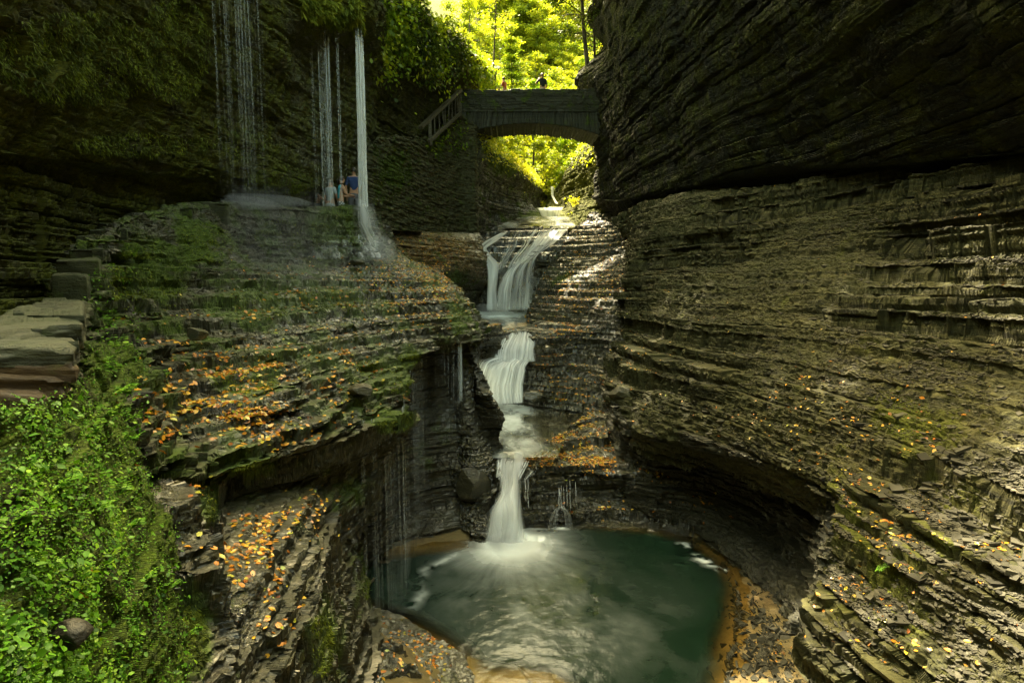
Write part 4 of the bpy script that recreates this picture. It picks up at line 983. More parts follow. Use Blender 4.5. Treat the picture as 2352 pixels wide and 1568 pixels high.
tag(join_falls('water_curtain', b8, M['drip']), 'thin beaded curtain of falling strands left of the tall white ribbon', 'waterfall')
b9 = []
for k in range(46):
    u = 478+118*random.random() if k % 3 else 538+26*random.gauss(.5, .3)
    d = 12.2+1.6*(u-484)/110
    b9.append(drop(u, -160, d, P(u, 466, d+.3)[2], .003+.006*random.random(), .006+.008*random.random(), .26*random.random()**3+.02, .02, 200+k, 34))
tag(join_falls('water_curtain', b9, M['drip']), 'faint veil of dripping strands down the dark left cliff', 'waterfall')
b10 = []
rim = [(822, 965, 8.25), (850, 962, 8.6), (880, 958, 9.0), (905, 950, 9.3), (922, 945, 9.55), (935, 870, 10.6), (950, 800, 11.7), (975, 775, 12.4), (1010, 775, 12.9), (1040, 778, 13.2), (1055, 780, 13.3), (1060, 780, 13.35)]
for k in range(110):
    q = random.random() if k % 4 else .52+.1*random.random()
    q = .93+.05*random.random() if k % 9 == 0 else q
    f = q*(len(rim)-1); i = min(int(f), len(rim)-2); f -= i
    u, v, d = [rim[i][j]*(1-f)+rim[i+1][j]*f for j in range(3)]
    p = P(u, v, d-.08); zb_ = .0 if u < 1000 else max(.0, p[2]-2.6-2*random.random())
    br = 1.8 if (abs(u-1055) < 5 or abs(u-925) < 6) else 1.0
    b10.append(strand(p, (p[0]+.01, p[1], zb_), .003+.004*random.random()*br, .004+.005*random.random()*br, (.10+.16*random.random())*min(br, 1.6), .04*br, 22, .008, 3, 300+k))
tag(join_falls('water_curtain', b10, M['drip']), 'fine water strands dripping from the overhanging rim into the dark basin', 'waterfall')
# ---------- leaves, trees, plants ----------
def unit(v): return v/np.maximum(np.linalg.norm(v, axis=-1, keepdims=True), 1e-9)
def _noop(): pass
def leaf_cards(name, pos, axis, nrm, L, W, mat, tone, fold=.0, kind=4):
    """small leaves as real faces: kind 4 = one diamond, 6 = two halves folded on the midrib"""
    n = len(pos); axis = unit(axis); side = unit(np.cross(axis, nrm)); up = unit(np.cross(side, axis))
    L = np.broadcast_to(L, (n,))[:, None]; W = np.broadcast_to(W, (n,))[:, None]
    if kind == 4:
        v = np.stack([pos, pos+axis*L*.5+side*W*.5, pos+axis*L, pos+axis*L*.5-side*W*.5], 1)
        return raw_mesh(name, v.reshape(-1, 3), tri_faces(n, 4), mat, {'tone': np.repeat(tone, 4)}, smooth=False)
    f = fold if np.ndim(fold) else np.full(n, fold); f = f[:, None]
    m1 = pos+axis*L*.5-up*W*f*.5
    v = np.stack([pos, pos+axis*L*.30+side*W*.46, pos+axis*L*.68+side*W*.40, pos+axis*L-up*W*f*.6, m1, pos+axis*L*.68-side*W*.40, pos+axis*L*.30-side*W*.46], 1)
    base = (np.arange(n)*7)[:, None]
    fa = base+np.array([[0, 1, 2, 4]]); fb = base+np.array([[4, 2, 3, 5]]); fc = base+np.array([[0, 4, 5, 6]])
    return raw_mesh(name, v.reshape(-1, 3), np.concatenate([fa, fb, fc]), mat, {'tone': np.repeat(tone, 7)}, smooth=True)
def rnd(n, *k): return RNG.standard_normal((n,)+k)

M['leaf_y'] = leaf_mat('yellow_green_leaves', [(.06, .09, .006), (.15, .20, .010), (.27, .30, .014), (.38, .36, .03)], .6, .55, k=1.35)
M['leaf_g'] = leaf_mat('fresh_green_leaves', [(.03, .06, .004), (.08, .14, .006), (.16, .23, .010), (.27, .30, .015)], .5, .55, k=1.5)
M['leaf_d'] = leaf_mat('dark_green_leaves', [(.02, .038, .004), (.045, .075, .006), (.08, .11, .008), (.14, .14, .012)], .5, .45, k=1.1)
M['ground'] = leaf_mat('low_plant_leaves', [(.012, .045, .002), (.042, .13, .004), (.095, .24, .008), (.19, .32, .016)], .5, .3, spec=.25, k=1.15)
M['mossy'] = leaf_mat('moss_tufts', [(.025, .036, .002), (.065, .09, .004), (.12, .155, .006), (.21, .23, .012)], .85, .3, k=1.25)
M['bark'] = simple('bark', (.03, .025, .015), (.09, .075, .045), .9, 9, .6, stretch=(1, 1, .25))

def limb(bits, p0, p1, r0, r1, n=7, bend=.15, k=6):
    t = np.linspace(0, 1, n)[:, None]; p0 = np.array(p0, float); p1 = np.array(p1, float); L = np.linalg.norm(p1-p0)
    c = p0*(1-t)+p1*t+np.sin(t*np.pi)*rnd(3)*bend*L*.3; r = (r0*(1-t)+r1*t)[:, 0]
    d = unit(p1-p0); a = unit(np.cross(d, [.31, .27, .91])); b = np.cross(d, a); an = np.linspace(0, 2*np.pi, k+1)
    V = c[:, None]+r[:, None, None]*(np.cos(an)[None, :, None]*a+np.sin(an)[None, :, None]*b)
    bits.append((V, np.zeros(V.shape[:2]))); return c
def join_bits(name, bits, mat): return join_falls(name, bits, mat)

def make_tree(label, kind, h, cr, mat, nl, leaf, seed, lo=.3, trunk=.14, lean_=(0, 0), droop=.0):
    global RNG
    RNG = np.random.default_rng(seed)
    root = empty('broadleaf_tree' if kind == 'b' else 'conifer_tree' if kind == 'c' else 'shrub')
    bits = []; tips = []
    top = np.array([lean_[0], lean_[1], h])
    stem = limb(bits, (0, 0, -.6), top, trunk, trunk*.18, 12, .06, 8)
    if kind == 'b':
        nb = 26
        for i in range(nb):
            t = lo+(1-lo)*(i+.5)/nb; base = stem[int(t*11)]; an = i*2.4+RNG.random(); rad = cr*(.55+.6*RNG.random())*math.sin(math.pi*min(1, .18+.75*(t-lo)/(1-lo)))
            e = base+np.array([math.cos(an)*rad, math.sin(an)*rad, rad*(.35*RNG.random()+.05)-droop*rad])
            c = limb(bits, base, e, trunk*.28, .012, 6, .35, 5); tips += [c[3], c[4], c[5], c[5]]
        tips = np.array(tips); per = nl//len(tips)
        pos = np.repeat(tips, per, 0)+rnd(len(tips)*per, 3)*np.array([.30, .30, .16])*cr*.34
        n = len(pos); axis = rnd(n, 3)*np.array([1, 1, .4])+np.array([0, 0, -.25]); nrm = rnd(n, 3)*.55+np.array([0, 0, 1])
    else:
        for i in range(40):
            t = .08+.92*(i+.5)/40; base = stem[min(11, int(t*11))]; an = i*2.4; rad = cr*(1.05-t)*(.8+.4*RNG.random())
            e = base+np.array([math.cos(an)*rad, math.sin(an)*rad, -.18*rad])
            c = limb(bits, base, e, .03, .006, 5, .1, 4); tips += [c[1], c[2], c[3], c[4]]
        tips = np.array(tips); per = nl//len(tips)
        pos = np.repeat(tips, per, 0)+rnd(len(tips)*per, 3)*np.array([.22, .22, .07])*cr*.6
        n = len(pos); axis = rnd(n, 3)*np.array([1, 1, .3])+np.array([0, 0, -.4]); nrm = rnd(n, 3)*.4+np.array([0, 0, 1])
    cl = np.clip(.5+.22*vn(pos[:, 0]*.9, pos[:, 1]*.9, pos[:, 2]*.9, seed)*2+.16*rnd(n), 0, 1)
    par(join_bits('trunk', bits, M['bark']), root)
    o = leaf_cards('crown', pos, axis, nrm, leaf*(.6+.8*RNG.random(n)), leaf*(.45+.45*RNG.random(n)), mat, cl)
    par(o, root); return root
def copy_tree(o, parent=None):
    c = o.copy(); C.objects.link(c); c.parent = parent
    for ch in o.children:
        d = ch.copy(); C.objects.link(d); d.parent = c
    return c
kinds = [make_tree('', 'b', 11, 3.2, M['leaf_y'], 9000, .24, 1), make_tree('', 'b', 9, 3.6, M['leaf_y'], 9000, .24, 2, lo=.2), make_tree('', 'b', 12.5, 3.0, M['leaf_g'], 9000, .22, 3),
         make_tree('', 'b', 5.5, 2.6, M['leaf_g'], 7000, .20, 4, lo=.05), make_tree('', 'b', 3.2, 2.2, M['leaf_y'], 5200, .17, 5, lo=.02)]
words = ['tall loose yellow green tree', 'spreading golden green tree', 'slender tall green tree', 'bushy young green tree', 'low yellow green bush']
TREES = []   # u, depth, kind, scale, yaw : trees on the wooded slope, nearest rows first
rt = random.Random(21)
for (u, d, k, s) in ((1120, 39, 4, .9), (1150, 41, 3, .8), (1195, 44, 4, 1.1), (1370, 37, 4, .9), (1255, 52, 4, 1.2), (1100, 42, 3, 1.1), (1075, 40, 4, 1.3), (1040, 42, 3, 1.2),
                   (1130, 50, 1, .8), (1190, 55, 1, .75), (1225, 60, 0, .75), (1300, 52, 1, .7), (1345, 47, 2, .8), (1380, 45, 3, 1.2), (1090, 52, 0, .95), (1050, 50, 1, 1.0), (1010, 48, 0, 1.0), (960, 47, 2, .9), (900, 50, 1, 1.0),
                   (1160, 66, 0, 1.0), (1110, 70, 0, 1.1), (1060, 68, 1, 1.2), (1000, 66, 0, 1.2), (1210, 76, 1, .9), (1260, 72, 0, .7), (1330, 64, 0, .8), (1390, 58, 1, 1.0), (1420, 62, 0, 1.1), (1150, 86, 0, 1.3), (1080, 90, 1, 1.4), (1230, 92, 0, 1.0), (1310, 88, 1, .9), (1400, 80, 0, 1.2), (1010, 88, 0, 1.4), (940, 80, 1, 1.4), (1180, 105, 0, 1.5), (1280, 108, 1, 1.1), (1360, 105, 0, 1.3), (1100, 110, 0, 1.6)):
    TREES.append((u, d, k, s, rt.random()*6.28))
for (u, d) in ((1235, 74), (1255, 84), (1280, 78), (1300, 96), (1320, 80), (1245, 100), (1275, 64), (1225, 66), (1340, 92), (1265, 112)): TREES.append((u, d, 1 if d % 4 else 0, .9, u*1.7))
for i in range(26): TREES.append((1120+rt.random()*180, 96+32*rt.random(), rt.choice((0, 1, 1)), 1.1+.5*rt.random(), rt.random()*6.28))
for i in range(54):
    d = 46+62*rt.random()**1.2; u = 930+rt.random()*500; TREES.append((u, d, rt.choice((0, 1, 2, 3, 4, 3)), .7+.5*rt.random(), rt.random()*6.28))
TREES = [q for q in TREES if q[0] > 1015 or q[1] > 92]
used = set()
place_words = lambda u, d: ('above the cliff shrubs' if u < 1030 else 'behind the left bridge end' if u < 1120 else 'behind the bridge middle' if u < 1250 else 'behind the bridge walker' if u < 1310 else 'beside the right cliff')+(' near the stream' if d < 46 else ' lower on the slope' if d < 63 else ' far up the slope')
for (u, d, k, s, yaw) in TREES:
    o = kinds[k] if k not in used else copy_tree(kinds[k]); used.add(k)
    x = P(u, 200, d)[0]; o.location = (x, d, hill_z(x, d)-.1); o.rotation_euler = (0, 0, yaw); o.scale = (s, s, s)
    tag(o, words[k]+' '+place_words(u, d), 'bush' if k == 4 else 'tree', 'trees on the slope beyond the bridge')
    if k == 4: o.name = 'shrub'
# feathery evergreen behind the bridge, thin leaning sapling, dark double trunk by the right cliff
def put(o, u, d, v=None, label='', cat='tree'):
    x = P(u, 200, d)[0]; z = hill_z(x, d) if v is None else P(u, v, d)[2]
    o.location = (x, d, z); tag(o, label, cat); return o
put(make_tree('', 'c', 4.6, 1.5, M['leaf_g'], 7000, .11, 6, trunk=.07), 1172, 36.5, 250, 'feathery green evergreen sapling standing just behind the bridge')
put(make_tree('', 'b', 9.5, 1.5, M['leaf_y'], 1700, .15, 7, lo=.45, trunk=.07, lean_=(.45, 0)), 1130, 37.5, 215, 'thin leaning bare stemmed tree rising left of the evergreen sapling')
put(make_tree('', 'b', 8.5, 2.6, M['leaf_d'], 5200, .15, 8, lo=.25, trunk=.13, lean_=(-.35, 0)), 1352, 32.2, 150, 'dark slender tree leaning out from the right cliff edge')
put(make_tree('', 'b', 7.0, 2.0, M['leaf_d'], 2600, .14, 9, lo=.3, trunk=.08, lean_=(.1, 0)), 1366, 32.6, 140, 'second thinner dark tree tight beside the right cliff edge')

# shrubs hanging over the cliff left of the bridge, banks under the arch
def clump(name, pts, nrms, n, spread, leaf, mat, hang, label, cat='shrub', group=None, stems=14, tb=.5):
    k = RNG.integers(0, len(pts), n); c0 = pts[k]; nn = nrms[k]
    out = np.abs(rnd(n, 1))*spread
    pos = c0+nn*out+rnd(n, 3)*spread*.5+np.array([0, 0, -hang])*out
    axis = nn*.6+rnd(n, 3)*.6+np.array([0, 0, -.6*hang-.1]); nrm = rnd(n, 3)*.5+np.array([0, 0, 1])+nn*.4
    tone = np.clip(tb+.38*vn(pos[:, 0]*1.4, pos[:, 1]*1.4, pos[:, 2]*1.4, 5)+.16*rnd(n), 0, 1)
    root = empty(name, pts.mean(0)); tag(root, label, cat, group)
    o = leaf_cards('foliage', pos, axis, nrm, leaf*(.55+.9*RNG.random(n)), leaf*(.4+.5*RNG.random(n)), mat, tone); kp(o, root)
    bits = []
    for i in range(stems):
        a = pts[RNG.integers(0, len(pts))]; q = RNG.integers(0, n); e = pos[q]
        if np.linalg.norm(e-a) < spread*5: limb(bits, a, e, .014, .004, 6, .5, 4)
    if bits: kp(join_bits('stem', bits, M['bark']), root)
    return root
def pick(surf, f):
    D, N, uv = SCAT[surf]; m = f(uv[:, 0], uv[:, 1]) & np.isfinite(N).all(1); return D[m], N[m]
edge_v = lambda u: np.interp(u, [830, 850, 880, 905, 930, 960, 985, 1003, 1010, 1040, 1075, 1108, 1120], [135, 140, 112, 105, 118, 130, 150, 178, 112, 125, 150, 185, 200])
for (a, b, n, mt, lb) in ((826, 862, 2600, 'leaf_g', 'bright green hanging shrub right beside the tall white ribbon of water'), (858, 900, 3000, 'leaf_g', 'broad leafy shrub spilling over the cliff between waterfall and bridge'),
                      (896, 940, 3000, 'leaf_g', 'dense green shrub above the dark cliff hollow'), (936, 980, 3000, 'leaf_d', 'dark green shrub draping the middle of the cliff top'),
                      (974, 1012, 2600, 'leaf_g', 'shrub with a long pointed yellow green tip hanging down the cliff'), (1008, 1062, 2600, 'leaf_d', 'shaded shrub on the cliff corner left of the bridge'), (1058, 1120, 2600, 'leaf_g', 'yellow green shrub trailing over the rounded cliff edge by the bridge')):
    p, q = pick('cliff_beyond', lambda u, v: (u > a) & (u < b) & (v > -160) & (v < edge_v(u)-6))
    if len(p) > 20: clump('shrub', p, q, int(n*1.5), .40 if a < 1000 else .34, .17, M[mt], .9, lb, group='shrubs over the cliff', tb=.62 if mt == 'leaf_g' else .42)
for (surf, f, n, lb, sp, tb) in (('bank_left', lambda u, v: (v > 300+.62*(u-1095)) & (v < 345+.62*(u-1095)) & (u > 1095) & (u < 1170), 3000, 'yellow green bush covering the bank under the left side of the arch', .32, .65),
                         ('bank_left', lambda u, v: (v > 300+.62*(u-1095)) & (v < 330+.68*(u-1095)) & (u > 1165) & (u < 1262), 2600, 'yellow green bush tapering down towards the far little fall', .25, .72),
                         ('bank_right', lambda u, v: (v > 300) & (v < 372) & (u > 1318) & (u < 1400), 1500, 'rust tinged bush on the far right bank seen through the arch', .25, .45)):
    p, q = pick(surf, f)
    if len(p) > 20: clump('shrub', p, q, n, sp, .17, M['leaf_y'], .3, lb, group='bushes under the arch', tb=tb)
p, q = pick('stone_wall', lambda u, v: (u > 975) & (u < 1075) & (v > 275) & (v < 345)); clump('fern', p, q, 420, .12, .17, M['leaf_g'], .9, 'green ferns hanging from the wall top under the railing', 'fern', stems=0)
p, q = pick('stone_wall', lambda u, v: (u > 855) & (u < 960) & (v > 335) & (v < 470)); clump('creeper', p[::3], q[::3], 900, .05, .09, M['leaf_d'], .3, 'thin creeper patched over the left part of the retaining wall', 'creeper', stems=0)
# moss tongues where the tall fall leaves the cliff
def tufts(surf, f, n, L, out, tone0, seed, hang=1.2):
    p, q = pick(surf, f)
    if len(p) < 5: return None
    k = RNG.integers(0, len(p), n); pos = p[k]+q[k]*.01; ax = q[k]*out+rnd(n, 3)*.35+np.array([0, 0, -hang]); nr = q[k]+rnd(n, 3)*.5
    tone = np.clip(tone0+.35*vn(pos[:, 0]*3, pos[:, 1]*3, pos[:, 2]*3, seed)+.15*rnd(n), 0, 1)
    return pos, ax, nr, L*(.5+RNG.random(n)), np.full(n, L*.22)*(.6+.8*RNG.random(n)), tone
def moss_obj(parts, name='moss', kind='stuff', mat='mossy'):
    parts = [x for x in parts if x is not None]
    cat = [np.concatenate([x[i] for x in parts]) for i in range(6)]
    o = leaf_cards(name, *cat[:3], cat[3], cat[4], M[mat], cat[5]); o['kind'] = kind; return o
def near_blob(spots, th=.45): return lambda u, v: blob(np.stack([u, v], 1), spots) > th
T = [tufts('cliff_left', near_blob([(725, 14, 34, 26, 1), (766, 30, 24, 26, 1), (812, 30, 16, 34, 1), (826, 56, 8, 20, 1)], .35), 5200, .20, .8, .72, 1, .9),
     tufts('cliff_left', near_blob([(180, 130, 240, 130, 1), (400, 110, 100, 150, 1), (330, 330, 240, 40, .8), (640, 420, 120, 60, .8), (560, 330, 120, 90, .6)], .5), 16000, .07, .7, .40, 2, 1.0),
     tufts('rock_slope', near_blob([(770, 530, 70, 70, 1), (640, 540, 90, 60, .75), (600, 690, 110, 60, .8), (770, 680, 110, 45, .9), (870, 700, 90, 40, .6), (870, 860, 90, 55, .9), (940, 840, 40, 50, 1), (900, 960, 40, 20, 1), (1055, 730, 40, 60, .8), (720, 610, 40, 30, 1)], .5), 38000, .055, .55, .45, 3, 1.2),
     tufts('rock_slope', near_blob([(340, 640, 120, 110, .9), (470, 560, 100, 70, .8), (560, 880, 180, 60, .6)], .5), 15000, .045, .6, .48, 4, .9),
     tufts('rock_ledge', near_blob([(905, 965, 50, 30, 1), (560, 1060, 60, 25, .8), (735, 1480, 40, 100, .8), (482, 1160, 14, 50, 1), (440, 1460, 40, 90, 1), (840, 1330, 25, 80, .7)], .5), 14000, .04, .6, .42, 5, 1.0),
     tufts('shale_slope', near_blob([(2060, 1310, 120, 100, .7), (2090, 960, 130, 120, .6)], .5), 2500, .02, .7, .5, 6, .6)]
moss_obj(T)

# low plants on the near bank
p, q = pick('earth_bank', lambda u, v: (u > -80) & (u < 440) & (v > 740) & (v < 1640))
def scatter_uv(p, n):      # even in the space the bank takes up, so near ground is not over-filled
    d = p[:, 1]; w_ = 1/d**2; w_ /= w_.sum(); return RNG.choice(len(p), n, p=w_)
def ground(n, size, tone0, lift, sp=.02):
    k = scatter_uv(p, n); cl = vn(p[k][:, 0]*5, p[k][:, 1]*5, p[k][:, 2]*5, 91)
    keepm = cl+.5*rnd(n) > -.2; k = k[keepm]; n = len(k); cl = cl[keepm]
    pos = p[k]+q[k]*(lift*np.abs(rnd(n, 1)))+rnd(n, 3)*sp
    ax = np.array([.45, -.35, -.35])+q[k]*.4+rnd(n, 3)*.55; nr = np.array([0, -.15, 1.])+q[k]*.7+rnd(n, 3)*.38
    return pos, ax, nr, size*(.5+.9*RNG.random(n)), size*(.5+.6*RNG.random(n)), np.clip(tone0-.08+.30*cl+.20*rnd(n), 0, 1)
a = [ground(26000, .013, .62, .015), ground(16000, .010, .7, .012, .03)]
moss_obj(a, 'ground_cover', 'stuff', 'ground')
big = ground(3200, .030, .55, .035)
o = leaf_cards('ground_cover', *big[:3], big[3], big[4]*.85, M['ground'], big[5], fold=.25, kind=6); o['kind'] = 'stuff'
p, q = pick('rock_slope', lambda u, v: (u > 196) & (u < 330) & (v > 600) & (v < 1000))
if len(p): a = ground(2600, .035, .55, .03); moss_obj([a], 'ground_cover', 'stuff', 'ground')
# single leafy plants standing out of the cover
def plant(u, v, d, size, nleaf, label, seed, kind='nettle'):
    r = np.random.default_rng(seed); base = np.array(P(u, v, d)); root = empty('leafy_plant' if kind == 'nettle' else 'fern', base); tag(root, label, 'plant' if kind == 'nettle' else 'fern', None)
    bits = []; pos = []; ax = []; nr = []; Ls = []
    ns = 3 if kind == 'nettle' else 5
    for s in range(ns):
        an = r.random()*6.28; tip = base+np.array([math.cos(an)*.35+.35, math.sin(an)*.3-.35, .75-.5*r.random()])*size
        c = limb(bits, base, tip, .0022, .001, 9, .3, 4)
        for i in range(2, 9):
            dirv = unit(c[i]-c[i-1]) if i else np.array([0, 0, 1.]); sd = unit(np.cross(dirv, [0, 0, 1.]))
            for sg in (-1, 1):
                pos.append(c[i]); ax.append(sd*sg+dirv*.35+np.array([0, 0, -.25])+r.standard_normal(3)*.15); nr.append(np.array([0, 0, 1.])+r.standard_normal(3)*.2)
                Ls.append(size*(.34 if kind == 'nettle' else .26)*(1.1-.085*i)*(1 if kind == 'nettle' else .9))
    n = len(pos); Ls = np.array(Ls)
    kp(join_bits('stem', bits, M['ground_stem']), root)
    kp(leaf_cards('leaf', np.array(pos), np.array(ax), np.array(nr), Ls, Ls*(.55 if kind == 'nettle' else .3), M['ground'], np.clip(.6+.2*r.standard_normal(n), 0, 1), fold=.3, kind=6), root)
    return root
M['ground_stem'] = simple('green_stem', (.03, .05, .01), (.07, .10, .02), .6)
for i, (u, v, d, s, lb, kd) in enumerate(((262, 850, 4.4, .20, 'leafy plant with pale wet leaves highest on the near bank', 'nettle'), (285, 905, 4.2, .22, 'pale leaved plant drooping over the right edge of the near bank', 'nettle'), (245, 960, 3.6, .17, 'small leafy plant below the pale plants of the bank', 'nettle'),
    (300, 1010, 4.0, .18, 'toothed leafy plant at the bank edge next to the brown ledges', 'nettle'), (205, 1000, 3.1, .15, 'leafy plant under the rusty capstone corner', 'nettle'), (140, 1120, 2.4, .13, 'broad leaved plant amid the tiny leaves at far left', 'nettle'),
    (215, 1180, 2.8, .15, 'upright leafy plant in the middle of the near bank', 'nettle'), (270, 1130, 3.4, .16, 'plant with heart shaped leaves near the bank crest', 'nettle'), (310, 1210, 3.3, .15, 'leafy plant leaning over the shiny wet rock', 'nettle'), (120, 1300, 2.1, .11, 'glossy leaved plant low in the left bank', 'nettle'),
    (235, 1290, 2.7, .13, 'plant with narrow leaves below the bank middle', 'nettle'), (330, 1330, 3.2, .15, 'leafy plant over the muddy rubble, right of the bank', 'nettle'), (390, 1345, 3.5, .12, 'lone little plant growing on the wet rubble at the bank foot', 'nettle'), (455, 1450, 3.6, .10, 'tiny leafy sprig on the mossy lower rock', 'nettle'), (170, 1450, 2.1, .11, 'leafy plant near the bottom edge of the bank', 'nettle'), (60, 1200, 2.0, .11, 'leafy plant at the left picture edge of the bank', 'nettle'),
    (300, 960, 4.4, .20, 'small fern hanging at the bank edge', 'fern'), (255, 745, 5.6, .26, 'green fern on the mossy wall under the steps', 'fern'), (235, 640, 6.8, .26, 'fern tucked beneath the stepped capstones', 'fern'), (300, 590, 8.2, .26, 'fern growing from the mossy wall face', 'fern'), (372, 868, 6.4, .18, 'bright lone seedling with drooping leaves on the brown ledges', 'nettle'), (2010, 1310, 5.6, .16, 'yellowing grassy sprig rooted on the right shale ledges', 'fern'), (225, 870, 4.4, .16, 'leafy plant beside the rubble under the rusty capstone', 'nettle'), (275, 800, 5.2, .2, 'leafy plant mounding at the top of the near bank', 'nettle'))):
    plant(u, v, d, s, 0, lb, 500+i, kd)

# trees added above the frame, over rim and gorge head, to filter the sun
r = np.random.default_rng(77); ps = []; bits = []
for y in np.arange(4, 20, 2.6):
    for x in (-9.5, -12.5):
        x = x+r.standard_normal()*.8; z = H+9+.3*max(y, 3); hgt = 9+4*r.random(); cr_ = 2.4+.8*r.random()
        limb(bits, (x, y, z-2), (x, y, z+hgt*.9), .16, .04, 8, .05, 6)
        for c in range(30):
            q = unit(r.standard_normal(3))*np.array([1, 1, .9])*cr_*(.5+.5*r.random()); ps.append(np.array([x, y, z+hgt*.62])+q+r.standard_normal((38, 3))*.36)
for i in range(140):
    y = 19+18*r.random(); x = -12+17*r.random(); z = 5.4+.52*y+3.2+8*r.random()
    if i % 3 == 0: limb(bits, (-9-2*r.random(), y+1, 18), (x, y, z), .12, .03, 8, .12, 6)
    for c in range(9):
        q = unit(r.standard_normal(3))*np.array([1, 1, .55])*1.9*(.3+.7*r.random()); ps.append(np.array([x, y, z])+q+r.standard_normal((60, 3))*.34)
pos = np.concatenate(ps); n = len(pos)
o = leaf_cards('sun_filter_leaves', pos, rnd(n, 3), rnd(n, 3)*.5+np.array([0, 0, 1]), .25*(.6+.8*r.random(n)), .19*(.6+.8*r.random(n)), M['leaf_y'], np.clip(.5+.2*rnd(n), 0, 1)); o['kind'] = 'stuff'
o = join_bits('sun_filter_trunks', bits, M['bark']); o['kind'] = 'stuff'
# ---------- people ----------
def skin_mesh(name, verts, edges, radii, mat, sub=1, root=0):
    me = bpy.data.meshes.new(name); me.from_pydata([tuple(v) for v in verts], edges, [])
    o = bpy.data.objects.new(name, me); C.objects.link(o)
    sk = o.modifiers.new('skin', 'SKIN'); sk.use_smooth_shade = True
    sv = me.skin_vertices[0].data
    for i, r in enumerate(radii): sv[i].radius = r if isinstance(r, tuple) else (r, r)
    for i in range(len(verts)): sv[i].use_root = (i == root)
    ss = o.modifiers.new('sub', 'SUBSURF'); ss.levels = sub; ss.render_levels = sub
    dg = bpy.context.evaluated_depsgraph_get(); m2 = bpy.data.meshes.new_from_object(o.evaluated_get(dg))
    bpy.data.objects.remove(o); bpy.data.meshes.remove(me)
    m2.name = name; m2.materials.clear(); m2.materials.append(mat)
    for p in m2.polygons: p.use_smooth = True
    o = bpy.data.objects.new(name, m2); C.objects.link(o); return o
def cloth(name, c): return simple(name, tuple(x*.75 for x in c), c, .85, 30, .15)
M['skin'] = simple('skin', (.36, .19, .11), (.46, .26, .16), .55, 12, .05)
M['hair_d'] = simple('dark_hair', (.012, .009, .007), (.035, .024, .016), .5, 40, .3)
M['hair_b'] = simple('brown_hair', (.06, .035, .015), (.13, .08, .035), .5, 40, .3)

